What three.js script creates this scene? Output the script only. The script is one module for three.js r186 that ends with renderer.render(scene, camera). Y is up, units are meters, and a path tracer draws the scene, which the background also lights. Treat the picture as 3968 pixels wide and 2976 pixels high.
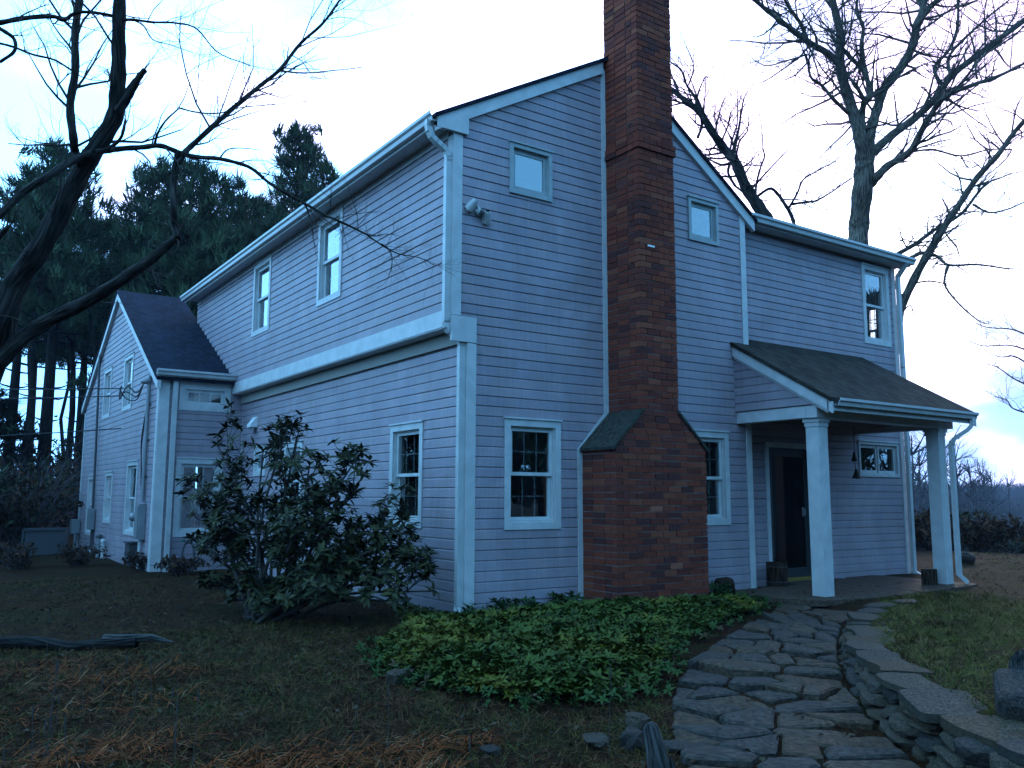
import * as THREE from 'three';
import { mergeGeometries } from 'three/addons/utils/BufferGeometryUtils.js';
import { ImprovedNoise } from 'three/addons/math/ImprovedNoise.js';

// ---------------------------------------------------------------- camera, sky, sun, exposure
const scene = new THREE.Scene();
const CAM = new THREE.Vector3(-5.2703, 0.6391, 8.5856), YAW = 0.6028, PITCH = 0.1302, ROLL = 0.0035, FOC = 3329.9;
const camera = new THREE.PerspectiveCamera(2 * Math.atan(1488 / FOC) * 180 / Math.PI, 4 / 3, 0.1, 2000);
const cF = new THREE.Vector3(Math.sin(YAW) * Math.cos(PITCH), Math.sin(PITCH), -Math.cos(YAW) * Math.cos(PITCH));
const cR = new THREE.Vector3(Math.cos(YAW), 0, Math.sin(YAW));
const cU = new THREE.Vector3().crossVectors(cR, cF);
{
  const c = Math.cos(ROLL), s = Math.sin(ROLL), r = cR.clone(), u = cU.clone();
  cR.copy(r).multiplyScalar(c).addScaledVector(u, s);
  cU.copy(u).multiplyScalar(c).addScaledVector(r, -s);
  camera.position.copy(CAM);
  camera.quaternion.setFromRotationMatrix(new THREE.Matrix4().makeBasis(cR, cU, cF.clone().negate()));
}
scene.add(camera);
const renderer = new THREE.WebGLRenderer({ antialias: true });
renderer.toneMapping = THREE.LinearToneMapping;
renderer.toneMappingExposure = 0.95;
renderer.shadowMap.enabled = true;

const SUN = new THREE.Vector3(0.829, 0.25, -0.5).normalize();
const noise = new ImprovedNoise();
const fbm = (x, y, z, o = 5) => { let a = 0.5, s = 0; for (let i = 0; i < o; i++) { s += a * noise.noise(x, y, z); x *= 2.03; y *= 2.03; z *= 2.03; a *= 0.5; } return s; };
const clamp = (x, a = 0, b = 1) => Math.min(b, Math.max(a, x));
const ss = (a, b, x) => { const t = clamp((x - a) / (b - a)); return t * t * (3 - 2 * t); };
const lerp = (a, b, t) => a + (b - a) * t;
{
  // thin bright evening overcast: white round the veiled sun, bluer away from it
  const w = 1024, h = 512, d = new Float32Array(w * h * 4);
  for (let j = 0; j < h; j++) for (let i = 0; i < w; i++) {
    const ph = ((i + 0.5) / w - 0.5) * 2 * Math.PI, th = ((j + 0.5) / h - 0.5) * Math.PI;
    const x = Math.cos(th) * Math.cos(ph), y = Math.sin(th), z = Math.cos(th) * Math.sin(ph);
    const cosA = x * SUN.x + y * SUN.y + z * SUN.z, t = (1 + cosA) / 2, ang = Math.acos(clamp(cosA, -1, 1));
    const yy = Math.max(y, 0) + 0.16;
    const n = 0.8 * fbm(x / yy * 0.9 + 3, z / yy * 0.9, 2.2, 6) + 0.9 * fbm(x * 3.2, y * 14, z * 3.2 + 8, 5);
    const cl = ss(-0.28, 0.3, 0.9 * n + 3.2 * (t - 0.95));
    const zen = lerp(1, 0.72, ss(0.25, 0.95, y));
    // the whole western half, seen ahead, is bright cloud; the eastern half is blue dusk
    const tA = (1 + (-0.5 * x + 0.28 * y - 0.82 * z)) / 2;
    let R = lerp(1.22, 2.85, ss(0.25, 0.7, tA)) + 0.5 * ss(0.6, 0.95, t), G = lerp(1.6, 3.1, ss(0.28, 0.78, tA)), B = lerp(2.7, 4.9, ss(0.28, 0.78, tA));
    const gapF = 1 - 0.69 * (1 - cl), gapG = 1 - 0.2 * (1 - cl), gapB = 1 - 0.08 * (1 - cl);
    R *= gapF * zen; G *= gapG * zen; B *= gapB * zen;
    // long blue breaks in the cloud low over the horizon
    const brk = ss(0.0, 0.2, fbm(x * 2.6 + 1.7, y * 15 + 3.3, z * 2.6, 5) + 0.22) * ss(0.015, 0.05, y) * (1 - ss(0.15, 0.25, y)) * ss(0.72, 0.92, t);
    R *= 1 - 0.84 * brk; G *= 1 - 0.68 * brk; B *= 1 - 0.55 * brk;
    const g = 2.4 * Math.exp(-Math.pow(ang / 0.11, 2)) + 0.25 * Math.exp(-Math.pow(ang / 0.3, 2));
    R += g * 1.0; G += g * 0.97; B += g * 0.82;
    const k = (j * w + i) * 4; d[k] = R; d[k + 1] = G; d[k + 2] = B; d[k + 3] = 1;
  }
  const t = new THREE.DataTexture(d, w, h, THREE.RGBAFormat, THREE.FloatType);
  t.mapping = THREE.EquirectangularReflectionMapping; t.magFilter = t.minFilter = THREE.LinearFilter; t.needsUpdate = true;
  scene.background = t; scene.environment = t;
}
const sun = new THREE.DirectionalLight(new THREE.Color(1, 0.9, 0.74), 1.0);
sun.position.copy(SUN).multiplyScalar(60); sun.castShadow = true; sun.shadow.radius = 22;
sun.shadow.mapSize.set(2048, 2048);
Object.assign(sun.shadow.camera, { left: -30, right: 30, top: 30, bottom: -30, near: 1, far: 160 });
scene.add(sun, sun.target);

// ---------------------------------------------------------------- helpers
let seed = 12345;
const rnd = () => { seed = (seed + 0x6D2B79F5) | 0; let t = Math.imul(seed ^ (seed >>> 15), 1 | seed); t = (t + Math.imul(t ^ (t >>> 7), 61 | t)) ^ t; return ((t ^ (t >>> 14)) >>> 0) / 4294967296; };
const rr = (a, b) => a + (b - a) * rnd();
const V = (x, y, z) => new THREE.Vector3(x, y, z);
// a point on the line of sight of photo pixel (u, v), at depth d
const at = (u, v, d) => CAM.clone().addScaledVector(cF, d).addScaledVector(cR, (u - 1984) / FOC * d).addScaledVector(cU, -(v - 1488) / FOC * d);
const used = {};
function numbered(n) { const k = used[n] = (used[n] ?? -1) + 1; return k ? `${n}_${String(k).padStart(3, '0')}` : n; }
function shade(o) { o.traverse((m) => { if (m.isMesh) { m.castShadow = true; m.receiveShadow = true; } }); }
function tag(o, label, category, group) { Object.assign(o.userData, { label, category }); if (group) o.userData.group = group; return o; }
function thing(name, label, category, base, group) { const g = new THREE.Group(); g.name = numbered(name); g.position.copy(base); scene.add(g); return tag(g, label, category, group); }
function part(name, geo, mat, parent) { const m = new THREE.Mesh(geo, mat); m.name = name; parent.add(m); return m; }
// parts made in world coordinates are moved back by their thing's base
function local(g) { for (const c of g.children) c.position.sub(g.position); }
const merge = (a) => (a.length > 1 ? mergeGeometries(a.map((g) => (g.index ? g.toNonIndexed() : g))) : a[0]);
function boxUV(g, s = 1) {
  if (g.index) g = g.toNonIndexed();
  const p = g.attributes.position, uv = new Float32Array(p.count * 2), a = V(), b = V(), c = V();
  for (let i = 0; i < p.count; i += 3) {
    a.fromBufferAttribute(p, i); b.fromBufferAttribute(p, i + 1); c.fromBufferAttribute(p, i + 2);
    const n = b.clone().sub(a).cross(c.clone().sub(a)); const ax = Math.abs(n.x), ay = Math.abs(n.y), az = Math.abs(n.z);
    [a, b, c].forEach((q, k) => { const [u, v] = ay >= ax && ay >= az ? [q.x, q.z] : ax >= az ? [q.z, q.y] : [q.x, q.y]; uv[(i + k) * 2] = u * s; uv[(i + k) * 2 + 1] = v * s; });
  }
  g.setAttribute('uv', new THREE.BufferAttribute(uv, 2)); return g;
}
function hexa(c) { // 8 corners: 0-3 back loop, 4-7 front loop; outward winding is fixed from the centroid
  const f = [[0, 1, 2, 3], [4, 5, 6, 7], [0, 1, 5, 4], [3, 2, 6, 7], [0, 3, 7, 4], [1, 2, 6, 5]], m = V(0, 0, 0), pos = [];
  c.forEach((q) => m.addScaledVector(q, 1 / 8));
  for (const q of f) {
    const P = q.map((i) => c[i]), n = P[1].clone().sub(P[0]).cross(P[3].clone().sub(P[0])); if (n.lengthSq() < 1e-14) n.copy(P[2].clone().sub(P[1]).cross(P[0].clone().sub(P[1])));
    const mid = P[0].clone().add(P[1]).add(P[2]).add(P[3]).multiplyScalar(0.25).sub(m), o = n.dot(mid) < 0 ? [0, 2, 1, 0, 3, 2] : [0, 1, 2, 0, 2, 3];
    for (const i of o) pos.push(P[i].x, P[i].y, P[i].z);
  }
  const g = new THREE.BufferGeometry(); g.setAttribute('position', new THREE.Float32BufferAttribute(pos, 3)); g.computeVertexNormals(); return boxUV(g);
}
// planes of the house: u runs along the wall, n points out of it
const plane = (kind, k) => (kind === 'z' ? { kind, k, P: (u, y, n) => V(u, y, k + n) } : { kind, k, P: (u, y, n) => V(k - n, y, u) });
const prism = (pl, l0, r0, l1, r1, y0, y1, nb, nf0, nf1 = nf0) => hexa([pl.P(l0, y0, nb), pl.P(r0, y0, nb), pl.P(r1, y1, nb), pl.P(l1, y1, nb), pl.P(l0, y0, nf0), pl.P(r0, y0, nf0), pl.P(r1, y1, nf1), pl.P(l1, y1, nf1)]);
const slab = (pl, u0, u1, y0, y1, n0, n1) => prism(pl, u0, u1, u0, u1, y0, y1, n0, n1);
const box = (x0, x1, y0, y1, z0, z1) => slab(plane('z', 0), x0, x1, y0, y1, z0, z1);
// a bar between two points with a rectangular section
function bar(a, b, w, h, up = V(0, 1, 0)) {
  const d = b.clone().sub(a).normalize(), s = d.clone().cross(up).normalize().multiplyScalar(w / 2), t = s.clone().cross(d).normalize().multiplyScalar(h / 2);
  const r = (p) => [p.clone().sub(s).sub(t), p.clone().add(s).sub(t), p.clone().add(s).add(t), p.clone().sub(s).add(t)];
  return hexa([...r(a), ...r(b)]);
}
class Tubes { // tapered tubes collected into one geometry
  constructor() { this.p = []; this.n = []; this.uv = []; this.i = []; this.c = 0; }
  add(pts, rad, seg = 6, cap = true) {
    let ref = null; const base = this.c, N = pts.length; let len = 0;
    for (let k = 0; k < N; k++) {
      const d = pts[Math.min(k + 1, N - 1)].clone().sub(pts[Math.max(k - 1, 0)]).normalize();
      if (!ref) ref = Math.abs(d.y) < 0.9 ? V(0, 1, 0) : V(1, 0, 0);
      const s = d.clone().cross(ref).normalize(), t = s.clone().cross(d).normalize(); ref = t.clone();
      if (k) len += pts[k].distanceTo(pts[k - 1]);
      for (let j = 0; j <= seg; j++) {
        const a = j / seg * 2 * Math.PI, n = s.clone().multiplyScalar(Math.cos(a)).addScaledVector(t, Math.sin(a));
        this.p.push(pts[k].x + n.x * rad[k], pts[k].y + n.y * rad[k], pts[k].z + n.z * rad[k]); this.n.push(n.x, n.y, n.z); this.uv.push(j / seg * Math.max(0.05, rad[0] * 6), len); this.c++;
        if (k && j) { const q = base + k * (seg + 1) + j; this.i.push(q, q - seg - 2, q - 1, q, q - seg - 1, q - seg - 2); }
      }
    }
    if (cap && rad[N - 1] > 0.01) { const q = base + (N - 1) * (seg + 1); for (let j = 1; j < seg - 0; j++) this.i.push(q, q + j + 1, q + j); }
  }
  geo() { const g = new THREE.BufferGeometry(); g.setAttribute('position', new THREE.Float32BufferAttribute(this.p, 3)); g.setAttribute('normal', new THREE.Float32BufferAttribute(this.n, 3)); g.setAttribute('uv', new THREE.Float32BufferAttribute(this.uv, 2)); g.setIndex(this.i); return g; }
}
const tube = (pts, r, seg = 8) => { const t = new Tubes(); t.add(pts, pts.map((_, i) => (Array.isArray(r) ? r[i] : r)), seg); return t.geo(); };
const smooth = (pts, n) => new THREE.CatmullRomCurve3(pts, false, 'centripetal').getPoints(n);
function polyLathe(prof, seg, at0) { const g = new THREE.LatheGeometry(prof.map(([r, y]) => new THREE.Vector2(r, y)), seg); return at0 ? g.translate(at0.x, at0.y, at0.z) : g; }

// ---------------------------------------------------------------- materials
function tex(w, h, fn, srgb = true, rx = 1, ry = 1) {
  const d = new Uint8Array(w * h * 4);
  for (let j = 0; j < h; j++) for (let i = 0; i < w; i++) { const c = fn(i / w, j / h, i, j), k = (j * w + i) * 4; d[k] = clamp(c[0]) * 255; d[k + 1] = clamp(c[1]) * 255; d[k + 2] = clamp(c[2]) * 255; d[k + 3] = 255; }
  const t = new THREE.DataTexture(d, w, h); t.wrapS = t.wrapT = THREE.RepeatWrapping; t.magFilter = THREE.LinearFilter; t.minFilter = THREE.LinearMipmapLinearFilter; t.generateMipmaps = true;
  if (srgb) t.colorSpace = THREE.SRGBColorSpace; t.repeat.set(rx, ry); t.needsUpdate = true; return t;
}
// tiling noise on a torus
const tn = (u, v, f, g, s, o = 4) => fbm(Math.cos(u * 6.2832) * f + s, Math.sin(u * 6.2832) * f + Math.cos(v * 6.2832) * g, Math.sin(v * 6.2832) * g + s, o);
const grey = (f) => (u, v, i, j) => { const x = f(u, v, i, j); return [x, x, x]; };
const T = {
  grain: tex(1024, 1024, (u, v) => { const g = 0.88 + 0.045 * tn(u, v, 2.4, 36, 4) + 0.06 * tn(u, v, 30, 30, 9, 2) + 0.14 * tn(u, v, 1.6, 1.3, 17, 5) + 0.08 * tn(u, v, 16, 1.1, 31, 4), d = tn(u, v, 2.2, 2.2, 41, 4); return [g * (1 + 0.05 * d), g, g * (1 - 0.05 * d)]; }, true, 0.25, 0.25),
  grainB: tex(512, 256, grey((u, v) => 0.5 + 0.5 * tn(u, v, 1.5, 22, 4) + 0.2 * tn(u, v, 14, 14, 2, 3)), false, 0.5, 1),
  stain: tex(512, 512, grey((u, v) => 0.93 + 0.12 * tn(u, v, 2.3, 2.3, 14, 6)), true, 0.4, 0.4),
  rough: tex(256, 256, grey((u, v) => 0.5 + 0.8 * tn(u, v, 8, 8, 1, 4)), false, 2, 2),
  brick: tex(256, 256, grey((u, v) => 0.82 + 0.5 * tn(u, v, 5, 5, 3, 5)), true, 2.5, 2.5),
  shing: tex(1024, 1024, (u, v, i, j) => {
    const row = Math.floor(v * 7), fv = v * 7 - row, col = Math.floor(u * 6 + (row % 2) * 0.5 + 0.3 * Math.sin(row * 5)), h = Math.abs(Math.sin(col * 12.9 + row * 78.2) * 43758.5) % 1;
    const g = 0.55 + 0.22 * h + 0.5 * tn(u, v, 24, 24, 5, 3) + 0.25 * tn(u, v, 2, 2, 7, 4) - (fv < 0.05 ? 0.12 : 0); return [g, g * 0.97, g * 0.96];
  }, true, 1, 1),
  shingB: tex(512, 512, grey((u, v, i, j) => { const row = Math.floor(v * 7), fv = v * 7 - row; return 0.25 + 0.5 * fv + 0.5 * tn(u, v, 24, 24, 5, 3); }), false, 1, 1),
  bark: tex(512, 512, grey((u, v) => 0.62 + 0.8 * tn(u, v, 7, 1.6, 6, 5) + 0.3 * tn(u, v, 1.5, 1.5, 3, 3)), true, 1, 0.6),
  barkB: tex(512, 512, grey((u, v) => 0.5 + 0.9 * tn(u, v, 7, 1.8, 6, 5)), false, 1, 0.6),
  stone: tex(512, 512, (u, v) => { const a = 0.75 + 0.6 * tn(u, v, 3, 3, 11, 6), b = tn(u, v, 1.3, 1.3, 21, 3); return [a * (1 + 0.12 * b), a, a * (1 - 0.1 * b)]; }, true, 1.2, 1.2),
  stoneB: tex(512, 512, grey((u, v) => 0.5 + 0.9 * tn(u, v, 4, 4, 13, 6)), false, 1.2, 1.2),
  soil: tex(1024, 1024, (u, v) => { const a = 0.7 + 0.7 * tn(u, v, 9, 9, 1, 6), b = tn(u, v, 22, 22, 5, 3), c = tn(u, v, 3, 3, 8, 4); return [a * (1 + 0.3 * c + 0.35 * b), a * (1 + 0.1 * b), a * (1 - 0.3 * c - 0.1 * b)]; }, true, 0.55, 0.55),
  soilB: tex(512, 512, grey((u, v) => 0.5 + 0.9 * tn(u, v, 12, 12, 2, 6)), false, 0.9, 0.9),
};
const lin = (r, g, b) => new THREE.Color().setRGB(r, g, b);
// porous, matte stuff hardly mirrors the sky
const mat = (r, g, b, o = {}) => new THREE.MeshPhysicalMaterial({ color: lin(r, g, b), roughness: 0.75, specularIntensity: (o.roughness ?? 0.75) >= 0.8 ? 0.2 : 0.8, ...o });
const M = {
  side: [[0.4, 0.325, 0.36], [0.385, 0.315, 0.355], [0.415, 0.335, 0.37]].map((c) => mat(...c, { roughness: 0.55, map: T.grain, bumpMap: T.grainB, bumpScale: 0.0012 })),
  trim: mat(0.6, 0.6, 0.59, { roughness: 0.5, map: T.stain }),
  trimB: mat(0.62, 0.64, 0.63, { roughness: 0.45, map: T.stain }),
  gutter: mat(0.55, 0.56, 0.55, { roughness: 0.35, map: T.stain }),
  frieze: mat(0.64, 0.64, 0.63, { roughness: 0.6, map: T.stain }),
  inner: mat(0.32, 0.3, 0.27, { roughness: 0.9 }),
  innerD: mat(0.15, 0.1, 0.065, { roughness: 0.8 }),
  sheath: mat(0.25, 0.21, 0.22, { roughness: 0.9 }),
  casem: mat(0.36, 0.40, 0.40, { roughness: 0.5, map: T.stain }),
  glass: new THREE.MeshPhysicalMaterial({ color: lin(0.93, 0.96, 0.97), transmission: 1, thickness: 0, roughness: 0.01, ior: 2.3 }),
  doorGlass: new THREE.MeshPhysicalMaterial({ color: lin(0.4, 0.46, 0.48), transmission: 1, thickness: 0, roughness: 0.03, ior: 1.25 }),
  brick: [[0.275, 0.062, 0.037], [0.315, 0.074, 0.041], [0.2, 0.048, 0.034], [0.235, 0.062, 0.045], [0.35, 0.1, 0.055], [0.14, 0.044, 0.038]].map((c) => mat(...c, { roughness: 0.92, map: T.brick, bumpMap: T.rough, bumpScale: 0.004 })),
  brickPale: mat(0.5, 0.16, 0.1, { roughness: 0.9, map: T.brick, bumpMap: T.rough, bumpScale: 0.003 }),
  mortar: mat(0.4, 0.37, 0.35, { roughness: 0.95, map: T.brick, bumpMap: T.rough, bumpScale: 0.004 }),
  slate: mat(0.075, 0.075, 0.06, { roughness: 0.8, map: T.stone, bumpMap: T.stoneB, bumpScale: 0.006 }),
  roof: mat(0.026, 0.038, 0.075, { roughness: 0.92, map: T.shing, bumpMap: T.shingB, bumpScale: 0.008 }),
  roofP: mat(0.085, 0.08, 0.065, { roughness: 0.92, map: T.shing, bumpMap: T.shingB, bumpScale: 0.008 }),
  door: mat(0.025, 0.05, 0.055, { roughness: 0.45 }),
  doorF: mat(0.02, 0.024, 0.026, { roughness: 0.4 }),
  brass: mat(0.3, 0.19, 0.04, { roughness: 0.45, metalness: 0.4 }),
  metal: mat(0.3, 0.31, 0.32, { roughness: 0.5, metalness: 0.3, map: T.stain }),
  metalD: mat(0.055, 0.055, 0.06, { roughness: 0.55 }),
  white: mat(0.75, 0.75, 0.74, { roughness: 0.4 }),
  bulb: mat(0.8, 0.8, 0.78, { roughness: 0.12 }),
  bell: mat(0.05, 0.025, 0.02, { roughness: 0.6 }),
  bark: mat(0.085, 0.075, 0.068, { roughness: 0.95, map: T.bark, bumpMap: T.barkB, bumpScale: 0.012 }),
  barkB: mat(0.3, 0.24, 0.185, { roughness: 0.95, map: T.bark, bumpMap: T.barkB, bumpScale: 0.03 }),
  barkP: mat(0.055, 0.045, 0.04, { roughness: 0.95, map: T.bark, bumpMap: T.barkB, bumpScale: 0.03 }),
  twig: mat(0.06, 0.05, 0.045, { roughness: 0.9 }),
  twigF: mat(0.075, 0.065, 0.07, { roughness: 0.95 }),
  wood: mat(0.13, 0.122, 0.115, { roughness: 0.9, map: T.bark, bumpMap: T.barkB, bumpScale: 0.01 }),
  woodB: mat(0.09, 0.055, 0.035, { roughness: 0.9, map: T.bark, bumpMap: T.barkB, bumpScale: 0.01 }),
  stone: [[0.1, 0.078, 0.06], [0.115, 0.084, 0.06], [0.078, 0.064, 0.056], [0.11, 0.076, 0.05]].map((c) => mat(...c, { roughness: 0.85, map: T.stone, bumpMap: T.stoneB, bumpScale: 0.005 })),
  flag: [[0.078, 0.056, 0.042], [0.1, 0.062, 0.038], [0.066, 0.05, 0.04], [0.092, 0.054, 0.03]].map((c) => mat(...c, { roughness: 0.78, specularIntensity: 0.45, map: T.stone, bumpMap: T.stoneB, bumpScale: 0.012 })),
  slabT: mat(0.12, 0.08, 0.055, { roughness: 0.85, map: T.stone, bumpMap: T.stoneB, bumpScale: 0.01 }),
  blade: mat(1, 1, 1, { roughness: 0.85, side: THREE.DoubleSide }),
  leafG: new THREE.MeshPhysicalMaterial({ color: lin(1, 1, 1), roughness: 0.55, specularIntensity: 0.22, side: THREE.DoubleSide }),
  needle: mat(1, 1, 1, { roughness: 0.85, side: THREE.DoubleSide }),
  logD: mat(0.05, 0.045, 0.042, { roughness: 0.9, map: T.bark, bumpMap: T.barkB, bumpScale: 0.012 }),
  rim: mat(0.05, 0.055, 0.06, { roughness: 0.7, map: T.stain }),
  muntin: mat(0.16, 0.165, 0.17, { roughness: 0.5 }),
  cable: mat(0.02, 0.02, 0.022, { roughness: 0.7 }),
};
const rhodo = [[0.03, 0.033, 0.01], [0.045, 0.042, 0.011], [0.022, 0.025, 0.009]].map((c) => mat(...c, { roughness: 0.6, specularIntensity: 0.4, side: THREE.DoubleSide }));

// ---------------------------------------------------------------- terrain
const WALL = [[-2.3, 8.3], [-1.4, 7.25], [-0.72, 6.4], [-0.27, 5.8], [0.22, 5.19], [1.07, 4.35], [1.77, 3.79], [2.6, 3.22], [3.4, 2.72], [4.3, 2.3]];
// signed distance to the retaining wall's line: positive on the lawn side
function wallDist(x, z) {
  let best = 1e9, sgn = 1, tt = 0;
  for (let i = 0; i + 1 < WALL.length; i++) {
    const [ax, az] = WALL[i], [bx, bz] = WALL[i + 1], dx = bx - ax, dz = bz - az, t = clamp(((x - ax) * dx + (z - az) * dz) / (dx * dx + dz * dz));
    const px = ax + dx * t - x, pz = az + dz * t - z, d = Math.hypot(px, pz);
    if (d < best) { best = d; sgn = dx * (z - az) - dz * (x - ax) > 0 ? 1 : -1; tt = i + t; }
  }
  return [best * sgn, tt];
}
const fx = Math.sin(YAW), fz = -Math.cos(YAW);
function gy(x, z) {
  const s = (x - CAM.x) * fx + (z - CAM.z) * fz;
  let h = lerp(-1.03, -0.77, ss(2.5, 9.5, s));
  const [wd] = wallDist(x, z);
  const lawn = lerp(-0.6, -0.69, ss(0, 6, x)) + 0.02 * noise.noise(x * 1.3, 0, z * 1.3);
  if (x > -3 && z > -1.2) { const a = x < 4.3 ? ss(0.02, 0.16, wd) : ss(0.9, 2.1, z - 0.15 * (x - 4.3)) * 1; const k = x < 4.3 ? a : lerp(ss(0.02, 0.16, wd), 1, ss(4.3, 4.9, x)); h = lerp(h, lawn, k); } else if (x > 6) h = -0.72;
  h += 0.035 * noise.noise(x * 0.7, 3, z * 0.7) + 0.015 * noise.noise(x * 2.9, 7, z * 2.9);
  const r = Math.hypot(x - 2, z - 2);
  // open ground falls away to the right, rises to a low wooded ridge far off
  const right = ss(0.2, 0.75, (x * 0.9 - z * 0.35 - 2) / (r + 1));
  h -= right * 2.6 * ss(14, 45, r);
  h += right * 6 * ss(110, 400, r);
  h += (1 - right) * (0.6 * ss(20, 45, r) + 4 * ss(60, 200, r));
  return h;
}
{
  const N = 300, pos = [], col = [], uv = [], idx = [], f = (t, c, a, b) => c + a * Math.sinh(b * t);
  for (let j = 0; j <= N; j++) for (let i = 0; i <= N; i++) {
    const x = f(i / N * 2 - 1, 0.5, 0.9, 7.2), z = f(j / N * 2 - 1, 2.5, 0.9, 7.2), y = gy(x, z);
    pos.push(x, y, z); uv.push(x, z);
    const [wd] = wallDist(x, z), r = Math.hypot(x, z);
    const n = fbm(x * 0.8, 1, z * 0.8, 4), n2 = fbm(x * 2.6 + 9, 4, z * 2.6, 3);
    // bare brown soil and dead grass, mossy in patches; greener turf on the raised lawn
    let g = ss(-0.02, 0.22, n + 0.5 * n2); let c = [lerp(0.06, 0.046, g), lerp(0.025, 0.033, g), lerp(0.01, 0.009, g)];
    if (x > -3 && wd > 0.05 && z > -1.5) { const q = 0.55 + 0.45 * ss(-0.2, 0.2, n2); c = [lerp(0.06, 0.045, q), lerp(0.035, 0.036, q), lerp(0.013, 0.009, q)]; }
    if (r > 22) { const q = ss(22, 40, r); c = [lerp(c[0], 0.05, q), lerp(c[1], 0.032, q), lerp(c[2], 0.018, q)]; }
    col.push(...c);
  }
  for (let j = 0; j < N; j++) for (let i = 0; i < N; i++) { const a = j * (N + 1) + i; idx.push(a, a + N + 1, a + 1, a + 1, a + N + 1, a + N + 2); }
  const g = new THREE.BufferGeometry(); g.setAttribute('position', new THREE.Float32BufferAttribute(pos, 3)); g.setAttribute('color', new THREE.Float32BufferAttribute(col, 3)); g.setAttribute('uv', new THREE.Float32BufferAttribute(uv, 2)); g.setIndex(idx); g.computeVertexNormals();
  const m = new THREE.Mesh(g, new THREE.MeshPhysicalMaterial({ specularIntensity: 0.12, vertexColors: true, map: T.soil, bumpMap: T.soilB, bumpScale: 0.03, roughness: 0.95 }));
  m.name = 'ground'; m.userData.kind = 'structure'; m.receiveShadow = true; scene.add(m);
}

// ---------------------------------------------------------------- the house
const W = 4.95, OV = -0.22, EX = 0.121, ZL = -8.52, XW = -1.59, ZB = -17.24, ZR = -0.25, XR = 9.4, BASE = -0.82;
const RX = 2.4, RY = 6.80;                                            // main ridge
const roofL = (x) => RY + 0.568 * (x - RX), roofR = (x) => RY - 0.676 * (x - RX);
const house = thing('clapboard_house', 'mauve grey two storey clapboard house with white trim and porch', 'house', V(2, -0.78, -5));
const pG = plane('z', 0), pLU = plane('x', OV), pLL = plane('x', 0), pWG = plane('x', XW), pWF = plane('z', ZL), pR = plane('z', ZR), pPG = plane('x', 4.66), pE = { kind: 'e', k: XR, P: (u, y, n) => V(XR + n, y, -u) };
let boardN = 0;
function wall(pl, outline, holes, L, R, y0, y1, { single = true, cover = holes, th = 0.14 } = {}) {
  const sh = new THREE.Shape(outline.map(([u, y]) => new THREE.Vector2(u, y)));
  for (const [a, b, c, d] of holes) sh.holes.push(new THREE.Path([[a, c], [a, d], [b, d], [b, c]].map(([u, y]) => new THREE.Vector2(u, y))));
  const g = new THREE.ExtrudeGeometry(sh, { depth: th, bevelEnabled: false });
  const o = pl.P(0, 0, -th), ud = pl.P(1, 0, -th).sub(o), nd = pl.P(0, 0, 1 - th).sub(o);
  g.applyMatrix4(new THREE.Matrix4().makeBasis(ud, V(0, 1, 0), nd).setPosition(o));
  part('wall', boxUV(g), M.sheath, house);
  const all = [];
  for (let y = y0; y < y1 - 0.02; y += EX) {
    const yt = Math.min(y + EX, y1), ym = (y + yt) / 2;
    let iv = [[L(y), R(y), L(yt), R(yt)]];
    for (const [a, b, c, d] of cover) if (ym > c && ym < d) {
      const nx = []; for (const [l0, r0, l1, r1] of iv) { if (b <= Math.max(l0, l1) || a >= Math.min(r0, r1)) { nx.push([l0, r0, l1, r1]); continue; } if (a > l0) nx.push([l0, a, l1, a]); if (b < r0) nx.push([b, r0, b, r1]); } iv = nx;
    }
    for (const q of [...iv]) if (single && q[1] - q[0] > 3.5 && rnd() < 0.55) { const c = lerp(q[0], q[1], rr(0.25, 0.75)); iv.push([c + 0.001, q[1], c + 0.001, q[3]]); q[1] = c - 0.001; q[3] = c - 0.001; }
    for (const [l0, r0, l1, r1] of iv) {
      if (r0 - l0 < 0.03) continue; const tl = Math.min(l1, r0), tr = Math.max(r1, l1);
      const q = 0.004 * (rnd() - 0.5); const L1 = Math.max(tl, l0 - 0.01), R1 = Math.max(tr, tl), k = 0.76, Lm = lerp(l0, L1, k), Rm = lerp(r0, R1, k), ym2 = lerp(y, yt, k);
      // lap profile: a flat face with a cove at the top that runs in under the next board
      all.push(merge([prism(pl, l0, r0, Lm, Rm, y - 0.005, ym2, 0.0005, 0.022 + q, 0.018 + q), prism(pl, Lm, Rm, L1, R1, ym2, yt, 0.0005, 0.018 + q, 0.003)]));
    }
  }
  if (single) for (const b of all) { part('siding_board', b, M.side[Math.floor(rnd() * 3)], house); boardN++; }
  else part('siding_boards', merge(all), M.side[0], house).userData.kind = 'stuff';
}
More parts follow.
